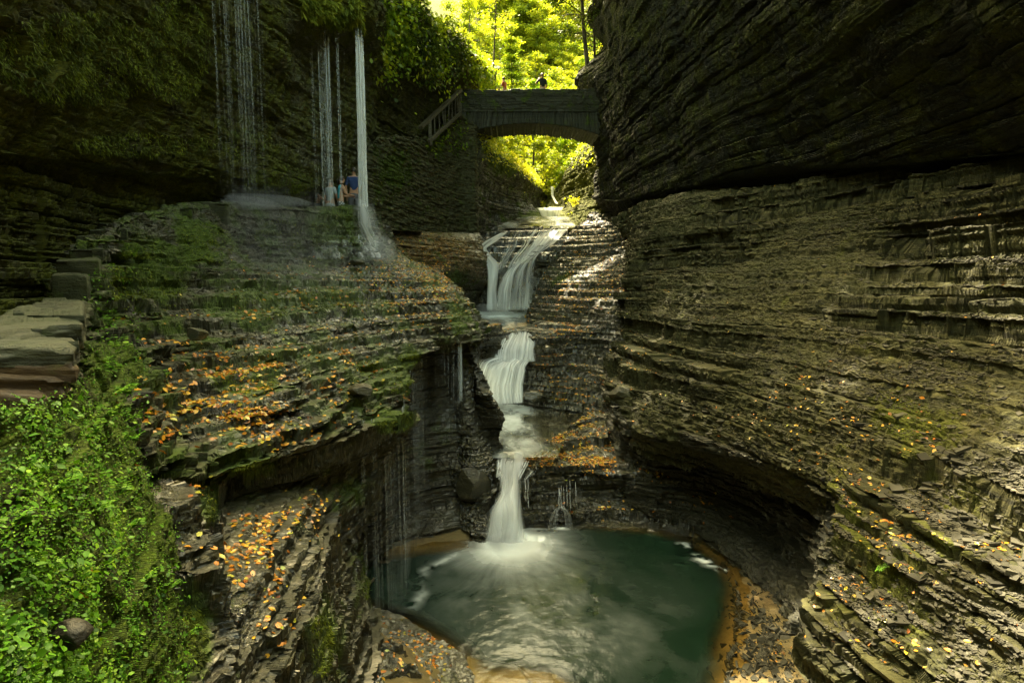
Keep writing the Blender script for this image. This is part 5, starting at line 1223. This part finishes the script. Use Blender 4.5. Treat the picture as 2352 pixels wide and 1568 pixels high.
def person(base, ht, yaw, label, shirt, shorts, hair, elb, wri, sleeve=.5, lean_=0., turn=0., long_=False, skirt=None):
    s = ht/1.74
    root = empty('person', base, yaw); tag(root, label, 'person')
    V, E, R = [], [], []
    def add(p, r, j=None):
        V.append((p[0]*s, p[1]*s, p[2]*s)); R.append(tuple(x*s for x in r) if isinstance(r, tuple) else r*s)
        if j is not None: E.append((j, len(V)-1))
        return len(V)-1
    L = lambda z: lean_*max(0, z-.92)
    pel = add((0, 0, .94), (.145, .105)); wst = add((0, L(1.12), 1.12), (.125, .09), pel); ch = add((0, L(1.32), 1.32), (.15, .10), wst)
    nk = add((0, L(1.46), 1.46), (.06, .055), ch); hb = add((0, L(1.54)+.015, 1.535), (.06, .07), nk); hm = add((turn*.02, L(1.6)+.03, 1.60), (.074, .092), hb); ht_ = add((turn*.02, L(1.66)+.02, 1.675), (.072, .086), hm); add((turn*.02, L(1.7)+.015, 1.72), (.045, .05), ht_)
    add((turn*.10, L(1.6)+.125*(1-abs(turn)*.4), 1.595), .014, hm)                       # nose
    arm = []
    for i, sx in enumerate((-1, 1)):
        sh_ = add((sx*.165, L(1.40), 1.40), .06, ch); e = add(elb[i], .042, sh_); w = add(wri[i], (.030, .024), e)
        d = Vector(wri[i])-Vector(elb[i]); d.normalize(); side = d.cross(Vector((0, 0, 1)));
        side = side.normalized() if side.length > .1 else Vector((1, 0, 0))
        palm = Vector(wri[i])+d*.07; pi = add(palm, (.036, .018), w)
        for k, (o_, ln) in enumerate(((-.03, .075), (-.01, .088), (.012, .083), (.032, .066))):
            k1 = palm+side*o_+d*.035; a = add(k1, .010, pi); b_ = add(k1+d*ln*.55+Vector((0, 0, -.012)), .009, a); add(k1+d*ln*.9+Vector((0, 0, -.034)), .007, b_)
        th = Vector(wri[i])+d*.03-side*.03*(1 if sx > 0 else -1); a = add(th, .012, w); add(th+d*.045-side*.02*(1 if sx > 0 else -1), .009, a)
        arm.append((sh_, e))
    for sx in (-1, 1):
        hp = add((sx*.095, 0, .88), .09, pel); kn = add((sx*.10, .02, .49), .058, hp); ank = add((sx*.105, -.02, .10), .04, kn); add((sx*.115, .05, .045), .04, ank); add((sx*.12, .15, .03), .03, len(V)-1)
    kids = [skin_mesh('body', V, E, R, M['skin'], 1)]
    # shirt
    V2 = [(0, 0, .93), (0, L(1.12), 1.12), (0, L(1.32), 1.32), (0, L(1.43), 1.425)]; R2 = [(.157, .118), (.137, .103), (.163, .115), (.085, .075)]; E2 = [(0, 1), (1, 2), (2, 3)]
    for i, sx in enumerate((-1, 1)):
        if sleeve > 0:
            V2.append((sx*.165, L(1.40), 1.395)); R2.append(.072); E2.append((2, len(V2)-1))
            a = Vector((sx*.165, L(1.40), 1.40)); b_ = Vector(elb[i]); c_ = a+(b_-a)*min(1, sleeve*2); V2.append(tuple(c_)); R2.append(.056); E2.append((len(V2)-2, len(V2)-1))
            if sleeve > .5: V2.append(tuple(b_+(Vector(wri[i])-b_)*(sleeve*2-1))); R2.append(.042); E2.append((len(V2)-2, len(V2)-1))
        else:
            V2.append((sx*.085, L(1.42), 1.43)); R2.append((.035, .07)); E2.append((2, len(V2)-1))
    kids.append(skin_mesh('shirt', [tuple(x*s for x in v) for v in V2], E2, [tuple(x*s for x in r) if isinstance(r, tuple) else r*s for r in R2], shirt, 1))
    V3 = [(0, 0, .97), (0, 0, .90)]; R3 = [(.155, .118), (.16, .122)]; E3 = [(0, 1)]
    for sx in (-1, 1):
        V3.append((sx*.10, 0, .80)); R3.append(.105); E3.append((1, len(V3)-1)); V3.append((sx*.105, .015, .52 if not long_ else .12)); R3.append(.085 if not long_ else .06); E3.append((len(V3)-2, len(V3)-1))
    kids.append(skin_mesh('shorts' if not long_ else 'trousers', [tuple(x*s for x in v) for v in V3], E3, [tuple(x*s for x in r) if isinstance(r, tuple) else r*s for r in R3], shorts, 1))
    # hair: cap over the back and top of the head
    n = 18; th = np.linspace(0, np.pi*.62, n)[:, None]; ph = np.linspace(0, 2*np.pi, 2*n)[None, :]
    lo = np.where(np.cos(ph-np.pi/2-turn) > .2, .62, 1.0)
    t2 = th*lo
    Vh = np.stack([.088*np.sin(t2)*np.cos(ph)+turn*.02, .105*np.sin(t2)*np.sin(ph)+.022+L(1.66), .115*np.cos(t2)+1.632+0*ph], -1)*s
    Vh *= 1+.0*Vh; Vh += (.006*fbm(Vh[..., 0]*40, Vh[..., 1]*40, Vh[..., 2]*20, 2, 3))[..., None]
    kids.append(grid_mesh('hair', Vh, hair))
    if hair is M['hair_d'] and skirt:
        kids.append(skin_mesh('ponytail', [(0, (-.09+L(1.6))*s, 1.64*s), (0, (-.13+L(1.6))*s, 1.56*s), (0, (-.11+L(1.5))*s, 1.44*s)], [(0, 1), (1, 2)], [.028*s, .03*s, .012*s], hair, 1))
    for k in kids: k.parent = root
    return root
PZ = H+1.92
def at(u, v, d, ht): p = P(u, v, d); return (p[0], p[1], p[2]-ht)
def bag(o): return o
aqua = cloth('aqua_cotton', (.05, .42, .55)); plaid = None
m_, nt_, out_ = newmat('checked_cotton'); b_ = NB(nt_); ck = b_.n('ShaderNodeTexChecker'); ck.inputs['Scale'].default_value = 28; ck.inputs[1].default_value = (.45, .48, .5, 1); ck.inputs[2].default_value = (.02, .022, .03, 1)
b_.l(b_.co(), ck.inputs[0]); bs_ = b_.n('ShaderNodeBsdfPrincipled'); b_.l(ck.outputs[0], bs_.inputs[0]); bs_.inputs['Roughness'].default_value = .85; b_.l(bs_.outputs[0], out_.inputs[0]); plaid = m_
R90 = math.radians
person(at(780, 404, 18.0, 1.66), 1.66, R90(-55), 'person in aqua tank top and checked shorts, seen from behind, looking down at their hands', aqua, plaid, M['hair_d'],
       [(-.24, .10, 1.14), (.25, .12, 1.13)], [(-.10, .34, 1.12), (.10, .34, 1.14)], 0, .06, 0, False, True)
person(at(757, 409, 18.6, 1.70), 1.70, R90(-25), 'person in pale grey t-shirt standing behind the walker in aqua', cloth('grey_cotton', (.40, .45, .46)), cloth('pale_shorts', (.34, .36, .36)), M['hair_b'],
       [(-.25, .02, 1.12), (.25, .02, 1.12)], [(-.24, .12, .90), (.22, .16, .92)], .4, .05)
person(at(728, 410, 19.0, 1.68), 1.68, R90(-80), 'person in dark red shirt leftmost behind the water curtain', cloth('red_cotton', (.30, .035, .025)), cloth('dark_trousers', (.04, .04, .05)), M['hair_d'],
       [(-.24, .04, 1.13), (.25, .06, 1.12)], [(-.18, .25, .98), (.16, .28, 1.0)], .2, .03, .3, True)
person(at(812, 384, 18.9, 1.80), 1.80, R90(10), 'person in navy blue shirt half hidden behind the white ribbon of water', cloth('navy_cotton', (.02, .05, .16)), cloth('grey_trousers', (.10, .10, .11)), M['hair_d'],
       [(-.25, .0, 1.12), (.25, .0, 1.12)], [(-.24, .1, .9), (.24, .1, .9)], .45, 0, 0, True)
DZ = Z(206, 30)-.98
def onb(u, d, ht): x = P(u, 190, d)[0]; return (x, d, DZ)
person(at(1246, 168, 31.1, 1.78), 1.78, R90(12), 'person in dark t-shirt on the bridge raising a hand to their face', cloth('black_cotton', (.012, .016, .024)), cloth('blue_trousers', (.03, .04, .07)), M['hair_b'],
       [(-.33, .16, 1.22), (.24, .06, 1.13)], [(-.14, .26, 1.52), (.20, .24, 1.05)], .42, 0, -.3, True)
person(at(1160, 177, 31.0, 1.45), 1.45, R90(60), 'smaller person in orange top leaning over the bridge parapet', cloth('orange_cotton', (.50, .12, .02)), cloth('dark_shorts', (.05, .04, .04)), M['hair_d'],
       [(-.24, .10, 1.14), (.25, .10, 1.14)], [(-.16, .30, 1.05), (.16, .30, 1.05)], .45, .12)
# ---------- fallen leaves, loose shale, stones ----------
M['fall_leaf'] = leaf_mat('fallen_leaves', [(.16, .035, .004), (.34, .10, .006), (.50, .20, .010), (.58, .36, .03), (.30, .34, .04)], .36, .12, k=1.1)
def lie(surf, spots, n, size, seed, nz=.25, base=0.0, lift=.006):
    D, N, uv = SCAT[surf]; r = np.random.default_rng(seed)
    w_ = blob(uv, spots, base)**1.3*np.clip((N[:, 2]-nz)*2, 0, 1)
    w_ = np.where(np.isfinite(w_), w_, 0)*np.clip(.5+.9*vn(D[:, 0]*2.6, D[:, 1]*2.6, D[:, 2]*2.6, seed), .06, 1)
    w_ = w_*(D[:, 1] > 1)
    k = r.choice(len(D), n, p=w_/w_.sum())
    nn = unit(N[k]+r.standard_normal((n, 3))*.28+np.array([0, 0, .35])); an = r.random(n)*6.28
    ax = np.stack([np.cos(an), np.sin(an), np.zeros(n)], 1); ax = unit(ax-nn*(ax*nn).sum(1, keepdims=True))
    L = size*(.65+.6*r.random(n)); pos = D[k]+nn*lift-ax*L[:, None]*.4
    tone = np.clip(.52+.22*r.standard_normal(n)+.1*(r.random(n) > .93)*5, 0, 1)
    return pos, ax, nn, L, L*(.48+.2*r.random(n)), tone
LIT = [('left', lie('rock_slope', [(600, 880, 230, 90, .75), (560, 950, 190, 50, .9), (760, 840, 120, 80, .45), (880, 640, 120, 50, .6), (1000, 640, 60, 60, .9), (640, 980, 120, 40, .9), (430, 800, 120, 90, .25), (720, 700, 160, 100, .35), (950, 690, 110, 60, .6)], 4200, .072, 31, nz=-.15)),
       ('ledge', lie('rock_ledge', [(600, 1240, 110, 50, 1.), (680, 1220, 60, 50, .9), (640, 1400, 50, 80, .5), (520, 1290, 60, 70, .5), (720, 1160, 60, 40, .5), (470, 1120, 50, 30, .6), (560, 1060, 110, 25, .5)], 520, .062, 32, nz=.15)),
       ('bank', lie('wet_bank', [(960, 1500, 120, 70, 1.), (880, 1500, 60, 80, .7)], 260, .06, 33)),
       ('sill', lie('rock_sill', [(1330, 1010, 80, 70, 1.), (1400, 1060, 90, 30, .9), (1250, 1045, 60, 16, .9), (1500, 1085, 60, 20, .5), (1400, 1165, 90, 14, .5)], 1100, .085, 34, nz=0)),
       ('steps', lie('rock_steps', [(1330, 880, 60, 20, 1.), (1320, 905, 70, 18, 1.), (1270, 825, 50, 16, .9), (1300, 760, 50, 24, .7), (1390, 930, 30, 30, .8)], 700, .085, 35, nz=-.1)),
       ('stairs', lie('rock_stairs', [(1340, 650, 90, 40, 1.), (1330, 580, 90, 50, .6), (1290, 690, 60, 30, .9), (1240, 735, 30, 14, 1.), (1380, 560, 60, 50, .5)], 1900, .085, 36, nz=-.3)),
       ('shelf', lie('rock_shelf', [(1000, 600, 90, 30, 1.), (930, 560, 50, 30, .9), (1060, 640, 50, 30, .6)], 420, .10, 37)),
       ('rib', lie('rock_rib', [(1150, 748, 60, 12, 1.), (1090, 735, 40, 14, 1.)], 260, .09, 38)),
       ('shale', lie('shale_slope', [(2150, 1300, 250, 160, .8), (2000, 1250, 140, 120, .6), (1900, 1000, 250, 160, .3), (2200, 1480, 200, 60, 1.), (1450, 830, 60, 80, .5), (1420, 800, 40, 60, .4)], 1000, .055, 39, base=.04)),
       ('beach', lie('basin_floor', [(1770, 1500, 50, 30, 1.2), (1800, 1540, 60, 20, .9), (1720, 1440, 40, 60, .3)], 150, .06, 40, nz=-1)),
       ('edge', lie('rock_slope', [(1000, 650, 90, 70, 1.), (930, 610, 60, 40, .7)], 700, .08, 41, nz=-.2)),
       ('ground', lie('earth_bank', [(150, 1200, 250, 300, .5)], 9, .05, 42, nz=-1, lift=.03)),
       ('path', lie('hollow_wall', [(1520, 1085, 60, 30, .8), (1600, 1150, 80, 30, .4)], 60, .07, 43, nz=.1))]
where = {'left': 'on the wet mossy slope under the path', 'ledge': 'on the wet ledge at lower left', 'bank': 'on the black wet bank at the pool edge', 'sill': 'on the rock shelf right of the lowest fall', 'steps': 'on the curved steps right of the middle fall',
         'stairs': 'on the stair-like slab right of the upper fall', 'shelf': 'on the ochre ledge below the retaining wall', 'rib': 'on the low rib beside the upper pool', 'shale': 'among grey shale chips on the right slope', 'beach': 'on the gravel beach at lower right', 'edge': 'on the glistening far end of the mossy slope', 'ground': 'caught in the green plants at lower left', 'path': 'on the dark rock behind the pool'}
allp = []; src = []
for nm, q in LIT:
    allp.append(q); src += [nm]*len(q[0])
cat_ = [np.concatenate([q[i] for q in allp]) for i in range(6)]
src = np.array(src); dist = np.linalg.norm(cat_[0]-np.array([0, 0, H]), axis=1); px = cat_[3]/dist
uv_ = proj(cat_[0]); vis = (uv_[:, 0] > 5) & (uv_[:, 0] < 2347) & (uv_[:, 1] > 5) & (uv_[:, 1] < 1563)
order = np.argsort(-(px*vis)); near = order[:300]; rest_ = order[300:]
o = leaf_cards('leaf_litter', cat_[0][rest_], cat_[1][rest_], cat_[2][rest_], cat_[3][rest_], cat_[4][rest_], M['fall_leaf'], cat_[5][rest_], fold=.3, kind=6); o['kind'] = 'stuff'
protos = []
tn = np.array([.08, .22, .34, .46, .58, .70, .95])
names_ = ['dark red brown', 'rust orange', 'orange', 'bright orange', 'amber', 'golden yellow', 'yellow green']
for i, t in enumerate(tn):
    for f in (.15, .55):
        protos.append(leaf_cards('fallen_leaf', np.zeros((1, 3))-np.array([[.4, 0, 0]]), np.array([[1., 0, 0]]), np.array([[0, 0, 1.]]), np.ones(1), np.ones(1)*.6, M['fall_leaf'], np.array([t]), fold=f, kind=6))
usedp = set()
for k in near:
    i = int(np.argmin(abs(tn-cat_[5][k]))); j = i*2+int(hsh(k, 3) > .5); pr_ = protos[j]
    if j in usedp: o = pr_.copy(); C.objects.link(o)
    else: o = pr_; usedp.add(j)
    X = Vector(cat_[1][k]); Zv_ = Vector(cat_[2][k]); Yv = Zv_.cross(X).normalized(); Zv_ = X.cross(Yv)
    L = cat_[3][k]
    m = Matrix((X*L, Yv*L, Zv_*L)).transposed().to_4x4(); m.translation = Vector(cat_[0][k])+X*L*.4
    o.matrix_world = m
    tag(o, '%s fallen leaf lying %s' % (names_[i], where[src[k]]), 'fallen leaf', 'fallen leaves %s' % where[src[k]])
for j, pr_ in enumerate(protos):
    if j not in usedp: bpy.data.objects.remove(pr_)

# loose shale chips
M['chip'] = leaf_mat('shale_chips', [(.05, .047, .03), (.13, .12, .075), (.24, .22, .15), (.36, .33, .24)], .8, .0, spec=.25, k=.25)
def chips(surf, spots, n, size, seed, nz=.2, base=.0, thick=.22):
    D, N, uv = SCAT[surf]; r = np.random.default_rng(seed)
    w_ = blob(uv, spots, base)*np.clip((N[:, 2]-nz)*2.2, 0, 1)*(D[:, 1] > .8); w_ = np.where(np.isfinite(w_), w_, 0)/np.maximum(D[:, 1], 1)**0
    w_ = w_*np.clip(.4+1.1*vn(D[:, 0]*1.8, D[:, 1]*1.8, D[:, 2]*3, seed), .02, 1)
    k = r.choice(len(D), n, p=w_/w_.sum()); nn = unit(N[k]*.5+r.standard_normal((n, 3))*.16+np.array([0, 0, .75])); an = r.random(n)*6.28
    ax = np.stack([np.cos(an), np.sin(an), np.zeros(n)], 1); ax = unit(ax-nn*(ax*nn).sum(1, keepdims=True)); sd = np.cross(nn, ax)
    L = (size*(.35+1.3*r.random(n)**2.2))[:, None]; W = L*(.4+.5*r.random((n, 1))); T_ = L*thick*(.4+r.random((n, 1)))
    c = D[k]+nn*T_*.1
    cs = []
    for sx_, sy_ in ((-1, -1), (1, -.7), (.8, 1), (-.9, .8)):
        cs.append(c+ax*L*.5*(sx_*(.75+.5*r.random((n, 1))))+sd*W*.5*(sy_*(.7+.6*r.random((n, 1)))))
    top = [q+nn*T_*.5 for q in cs]; bot = [q-nn*T_*.6 for q in cs]
    v = np.stack(top+bot, 1); b_ = (np.arange(n)*8)[:, None]
    f = np.concatenate([b_+np.array([[0, 1, 2, 3]]), b_+np.array([[0, 4, 5, 1]]), b_+np.array([[1, 5, 6, 2]]), b_+np.array([[2, 6, 7, 3]]), b_+np.array([[3, 7, 4, 0]])])
    return v.reshape(-1, 3), f, np.repeat(np.clip(.45+.2*r.standard_normal(n), 0, 1), 8)
def chip_obj(name, bits):
    o_ = 0; vs, fs, ts = [], [], []
    for v, f, t in bits: vs.append(v); fs.append(f+o_); ts.append(t); o_ += len(v)
    o = raw_mesh(name, np.concatenate(vs), np.concatenate(fs), M['chip'], {'tone': np.concatenate(ts)}, smooth=False); o['kind'] = 'stuff'; return o
chip_obj('gravel', [chips('shale_slope', [(2250, 520, 220, 110, 1.), (2050, 520, 200, 70, .6), (2300, 1200, 200, 110, 1.), (2200, 1450, 220, 110, 1.), (2050, 1250, 160, 140, .6), (2250, 780, 200, 60, .6), (2000, 830, 250, 100, .35)], 42000, .036, 51, base=.06),
                    chips('shale_slope', [(2250, 1300, 250, 200, 1.), (2250, 520, 220, 120, .6)], 900, .11, 52, base=.05, thick=.16),
                    chips('basin_floor', [(1760, 1500, 70, 90, 1.), (1720, 1430, 40, 60, .6)], 1500, .09, 53, nz=-1, thick=.15)])
def rock_lump(u, v, d, s, seed, label, squash=.6, moss=.3, wet=.6, mat='slope'):
    r = np.random.default_rng(seed); n = 40
    th = np.linspace(0, np.pi, n)[:, None]; ph = np.linspace(0, 2*np.pi, 2*n)[None, :]
    dirs = np.stack([np.sin(th)*np.cos(ph), np.sin(th)*np.sin(ph), np.cos(th)+0*ph], -1)
    pl = unit(r.standard_normal((13, 3))); dd_ = .62+.3*r.random(13)
    rad = np.min(np.where((dirs@pl.T) > .05, dd_/np.maximum(dirs@pl.T, .05), 9), -1); rad = np.minimum(rad, 1.15)
    V = dirs*rad[..., None]*np.array([1.15, .9, squash])*s; V += dirs*(.03*s*fbm(dirs[..., 0]*4, dirs[..., 1]*4, dirs[..., 2]*7, 3, seed))[..., None]
    c = np.array(P(u, v, d)); 
    o = grid_mesh('boulder', V+c, M[mat], {'moss': np.full(V.shape[0]*V.shape[1], moss), 'wet': np.full(V.shape[0]*V.shape[1], wet), 'warm': np.zeros(V.shape[0]*V.shape[1])}, smooth=False)
    tag(o, label, 'rock'); return o
rock_lump(452, 766, 7.05, .13, 1, 'small dark stone resting on the ledges below the steps')
rock_lump(655, 775, 9.75, .17, 2, 'wet dark stone lodged in the moss mid slope')
rock_lump(830, 895, 8.85, .20, 3, 'pale tan angular stone near the dripping rim', .6, .0, .5, 'right')
rock_lump(820, 602, 15.4, .16, 4, 'small black stone at the foot of the mossy steps')
M['earth2'] = simple('dark_stone', (.006, .005, .003), (.028, .024, .014), .6, 14, .8)
rock_lump(163, 1462, 2.0, .062, 5, 'dark stone half buried in the near green plants', .9, .35, .2, 'earth2')
rock_lump(1085, 1108, 12.3, .32, 6, 'rounded grey boulder left of the lowest fall', 1.2, .05, .5)
rock_lump(1225, 912, 17.9, .34, 7, 'water washed boulder at the right foot of the middle fall', .6, .0, .9)
rock_lump(1432, 905, 13.9, .30, 8, 'square rock block at the corner of the right slope', .7, .25, .3, 'right')
rock_lump(590, 800, 8.6, .12, 9, 'flat dark stone among orange leaves', .5)
o = slab('flat_rock', [P(822, 1325, 10.2), P(840, 1350, 9.7), P(905, 1283, 10.9), P(862, 1283, 11.0)], .25, .06, 77, mat=M['capw'], moss=.1, wet=.5); tag(o, 'flat tan rock slab at the left shore of the pool', 'rock')

q_ = [XY(u, v, -.045)+(-.045,) for u, v in ((1075, 1503), (1190, 1522), (1345, 1572), (1300, 1700), (1060, 1700))]
M['tan'] = rock_mat('tan_rock_shelf', (.13, .10, .055), (.26, .20, .115), (.38, .31, .19), bump=.4, k=.8)
o = slab('rock_shelf_submerged', [q_[0], q_[1], q_[3], q_[4]], .3, .05, 91, dens=40, top_noise=.02, mat=M['tan'], moss=0, wet=0); o['kind'] = 'structure'; o.name = 'pool_shelf'
o = slab('pool_shelf', [q_[1], q_[2], (q_[3][0]+.15, q_[3][1], -.055), (q_[3][0]-.02, q_[3][1], -.05)], .3, .05, 92, dens=40, top_noise=.02, mat=M['tan'], moss=0, wet=0); o['kind'] = 'structure'
# ---------- drifting spray ----------
def mist(u, v, d, r, dens, rot=0.):
    bm = bmesh.new(); bmesh.ops.create_icosphere(bm, subdivisions=4, radius=1)
    for q in bm.verts:
        k = 1+.22*math.sin(q.co.x*3.1+u)*math.cos(q.co.y*2.7+v)+.12*math.sin(q.co.z*5+q.co.x*4); q.co = Vector((q.co.x*r[0]*k, q.co.y*r[1]*k, q.co.z*r[2]*k))
    m, nt, out = newmat('spray'); pv = nt.nodes.new('ShaderNodeVolumePrincipled'); pv.inputs['Color'].default_value = (.95, .98, 1, 1); pv.inputs['Density'].default_value = dens; pv.inputs['Anisotropy'].default_value = .2
    nt.links.new(pv.outputs[0], out.inputs['Volume'])
    o = bm_obj('spray', bm, m, True); o.location = P(u, v, d); o['kind'] = 'stuff'; return o
mist(615, 462, 14.5, (1.3, .6, .16), .30); mist(575, 465, 14.0, (.7, .5, .15), .35); mist(600, 455, 14.4, (.8, .5, .30), .12)
mist(650, 600, 13.0, (1.5, 1.2, 1.5), .05)
mist(1182, 1264, 11.2, (.75, .55, .22), .9); mist(1150, 1250, 11.4, (.35, .3, .3), .9)
mist(872, 580, 16.4, (.55, .45, .5), .5); mist(835, 500, 17.1, (.35, .3, .5), .5)
mist(1128, 712, 24.6, (.8, .5, .3), .6); mist(1120, 915, 17.8, (.7, .4, .25), .8)
# ---------- camera, sky, sun ----------
cam = bpy.data.cameras.new('camera'); co = bpy.data.objects.new('camera', cam); C.objects.link(co)
co.location = (0, 0, H); co.rotation_euler = (math.pi/2-PITCH, 0, 0)
cam.sensor_width = 36; cam.lens = 36*F/2352; cam.clip_start = .05; cam.clip_end = 2000
bpy.context.scene.camera = co
w = bpy.data.worlds.new('World'); bpy.context.scene.world = w; w.use_nodes = True
nt = w.node_tree; bg = nt.nodes['Background']; sky = nt.nodes.new('ShaderNodeTexSky'); sky.sky_type = 'NISHITA'; sky.sun_disc = False
SUN_EL, SUN_AZ = math.radians(57), math.radians(-28)     # azimuth from +Y (up the gorge), negative = left
sky.sun_elevation = SUN_EL; sky.sun_rotation = SUN_AZ
sky.dust_density = 4.; sky.air_density = 1.; sky.ozone_density = .6
wm = nt.nodes.new('ShaderNodeMix'); wm.data_type = 'RGBA'; wm.blend_type = 'MULTIPLY'; wm.inputs[0].default_value = 1; wm.inputs[7].default_value = (1., .92, .50, 1)   # hazy, leaf-filtered autumn sky
nt.links.new(sky.outputs[0], wm.inputs[6]); nt.links.new(wm.outputs[2], bg.inputs[0]); bg.inputs[1].default_value = .15
sl = bpy.data.lights.new('sun', 'SUN'); sl.energy = 2.1; sl.angle = math.radians(.5); sl.color = (1, .88, .62)
so = bpy.data.objects.new('sun', sl); C.objects.link(so)
dv = Vector((math.sin(SUN_AZ)*math.cos(SUN_EL), math.cos(SUN_AZ)*math.cos(SUN_EL), math.sin(SUN_EL)))
so.rotation_euler = dv.to_track_quat('Z', 'Y').to_euler()
sc = bpy.context.scene
sc.view_settings.view_transform = 'Standard'; sc.view_settings.look = 'None'; sc.view_settings.gamma = 1
sc.view_settings.exposure = 3.95
sc.cycles.use_denoising = True
sc.cycles.max_bounces = 8; sc.cycles.transparent_max_bounces = 24
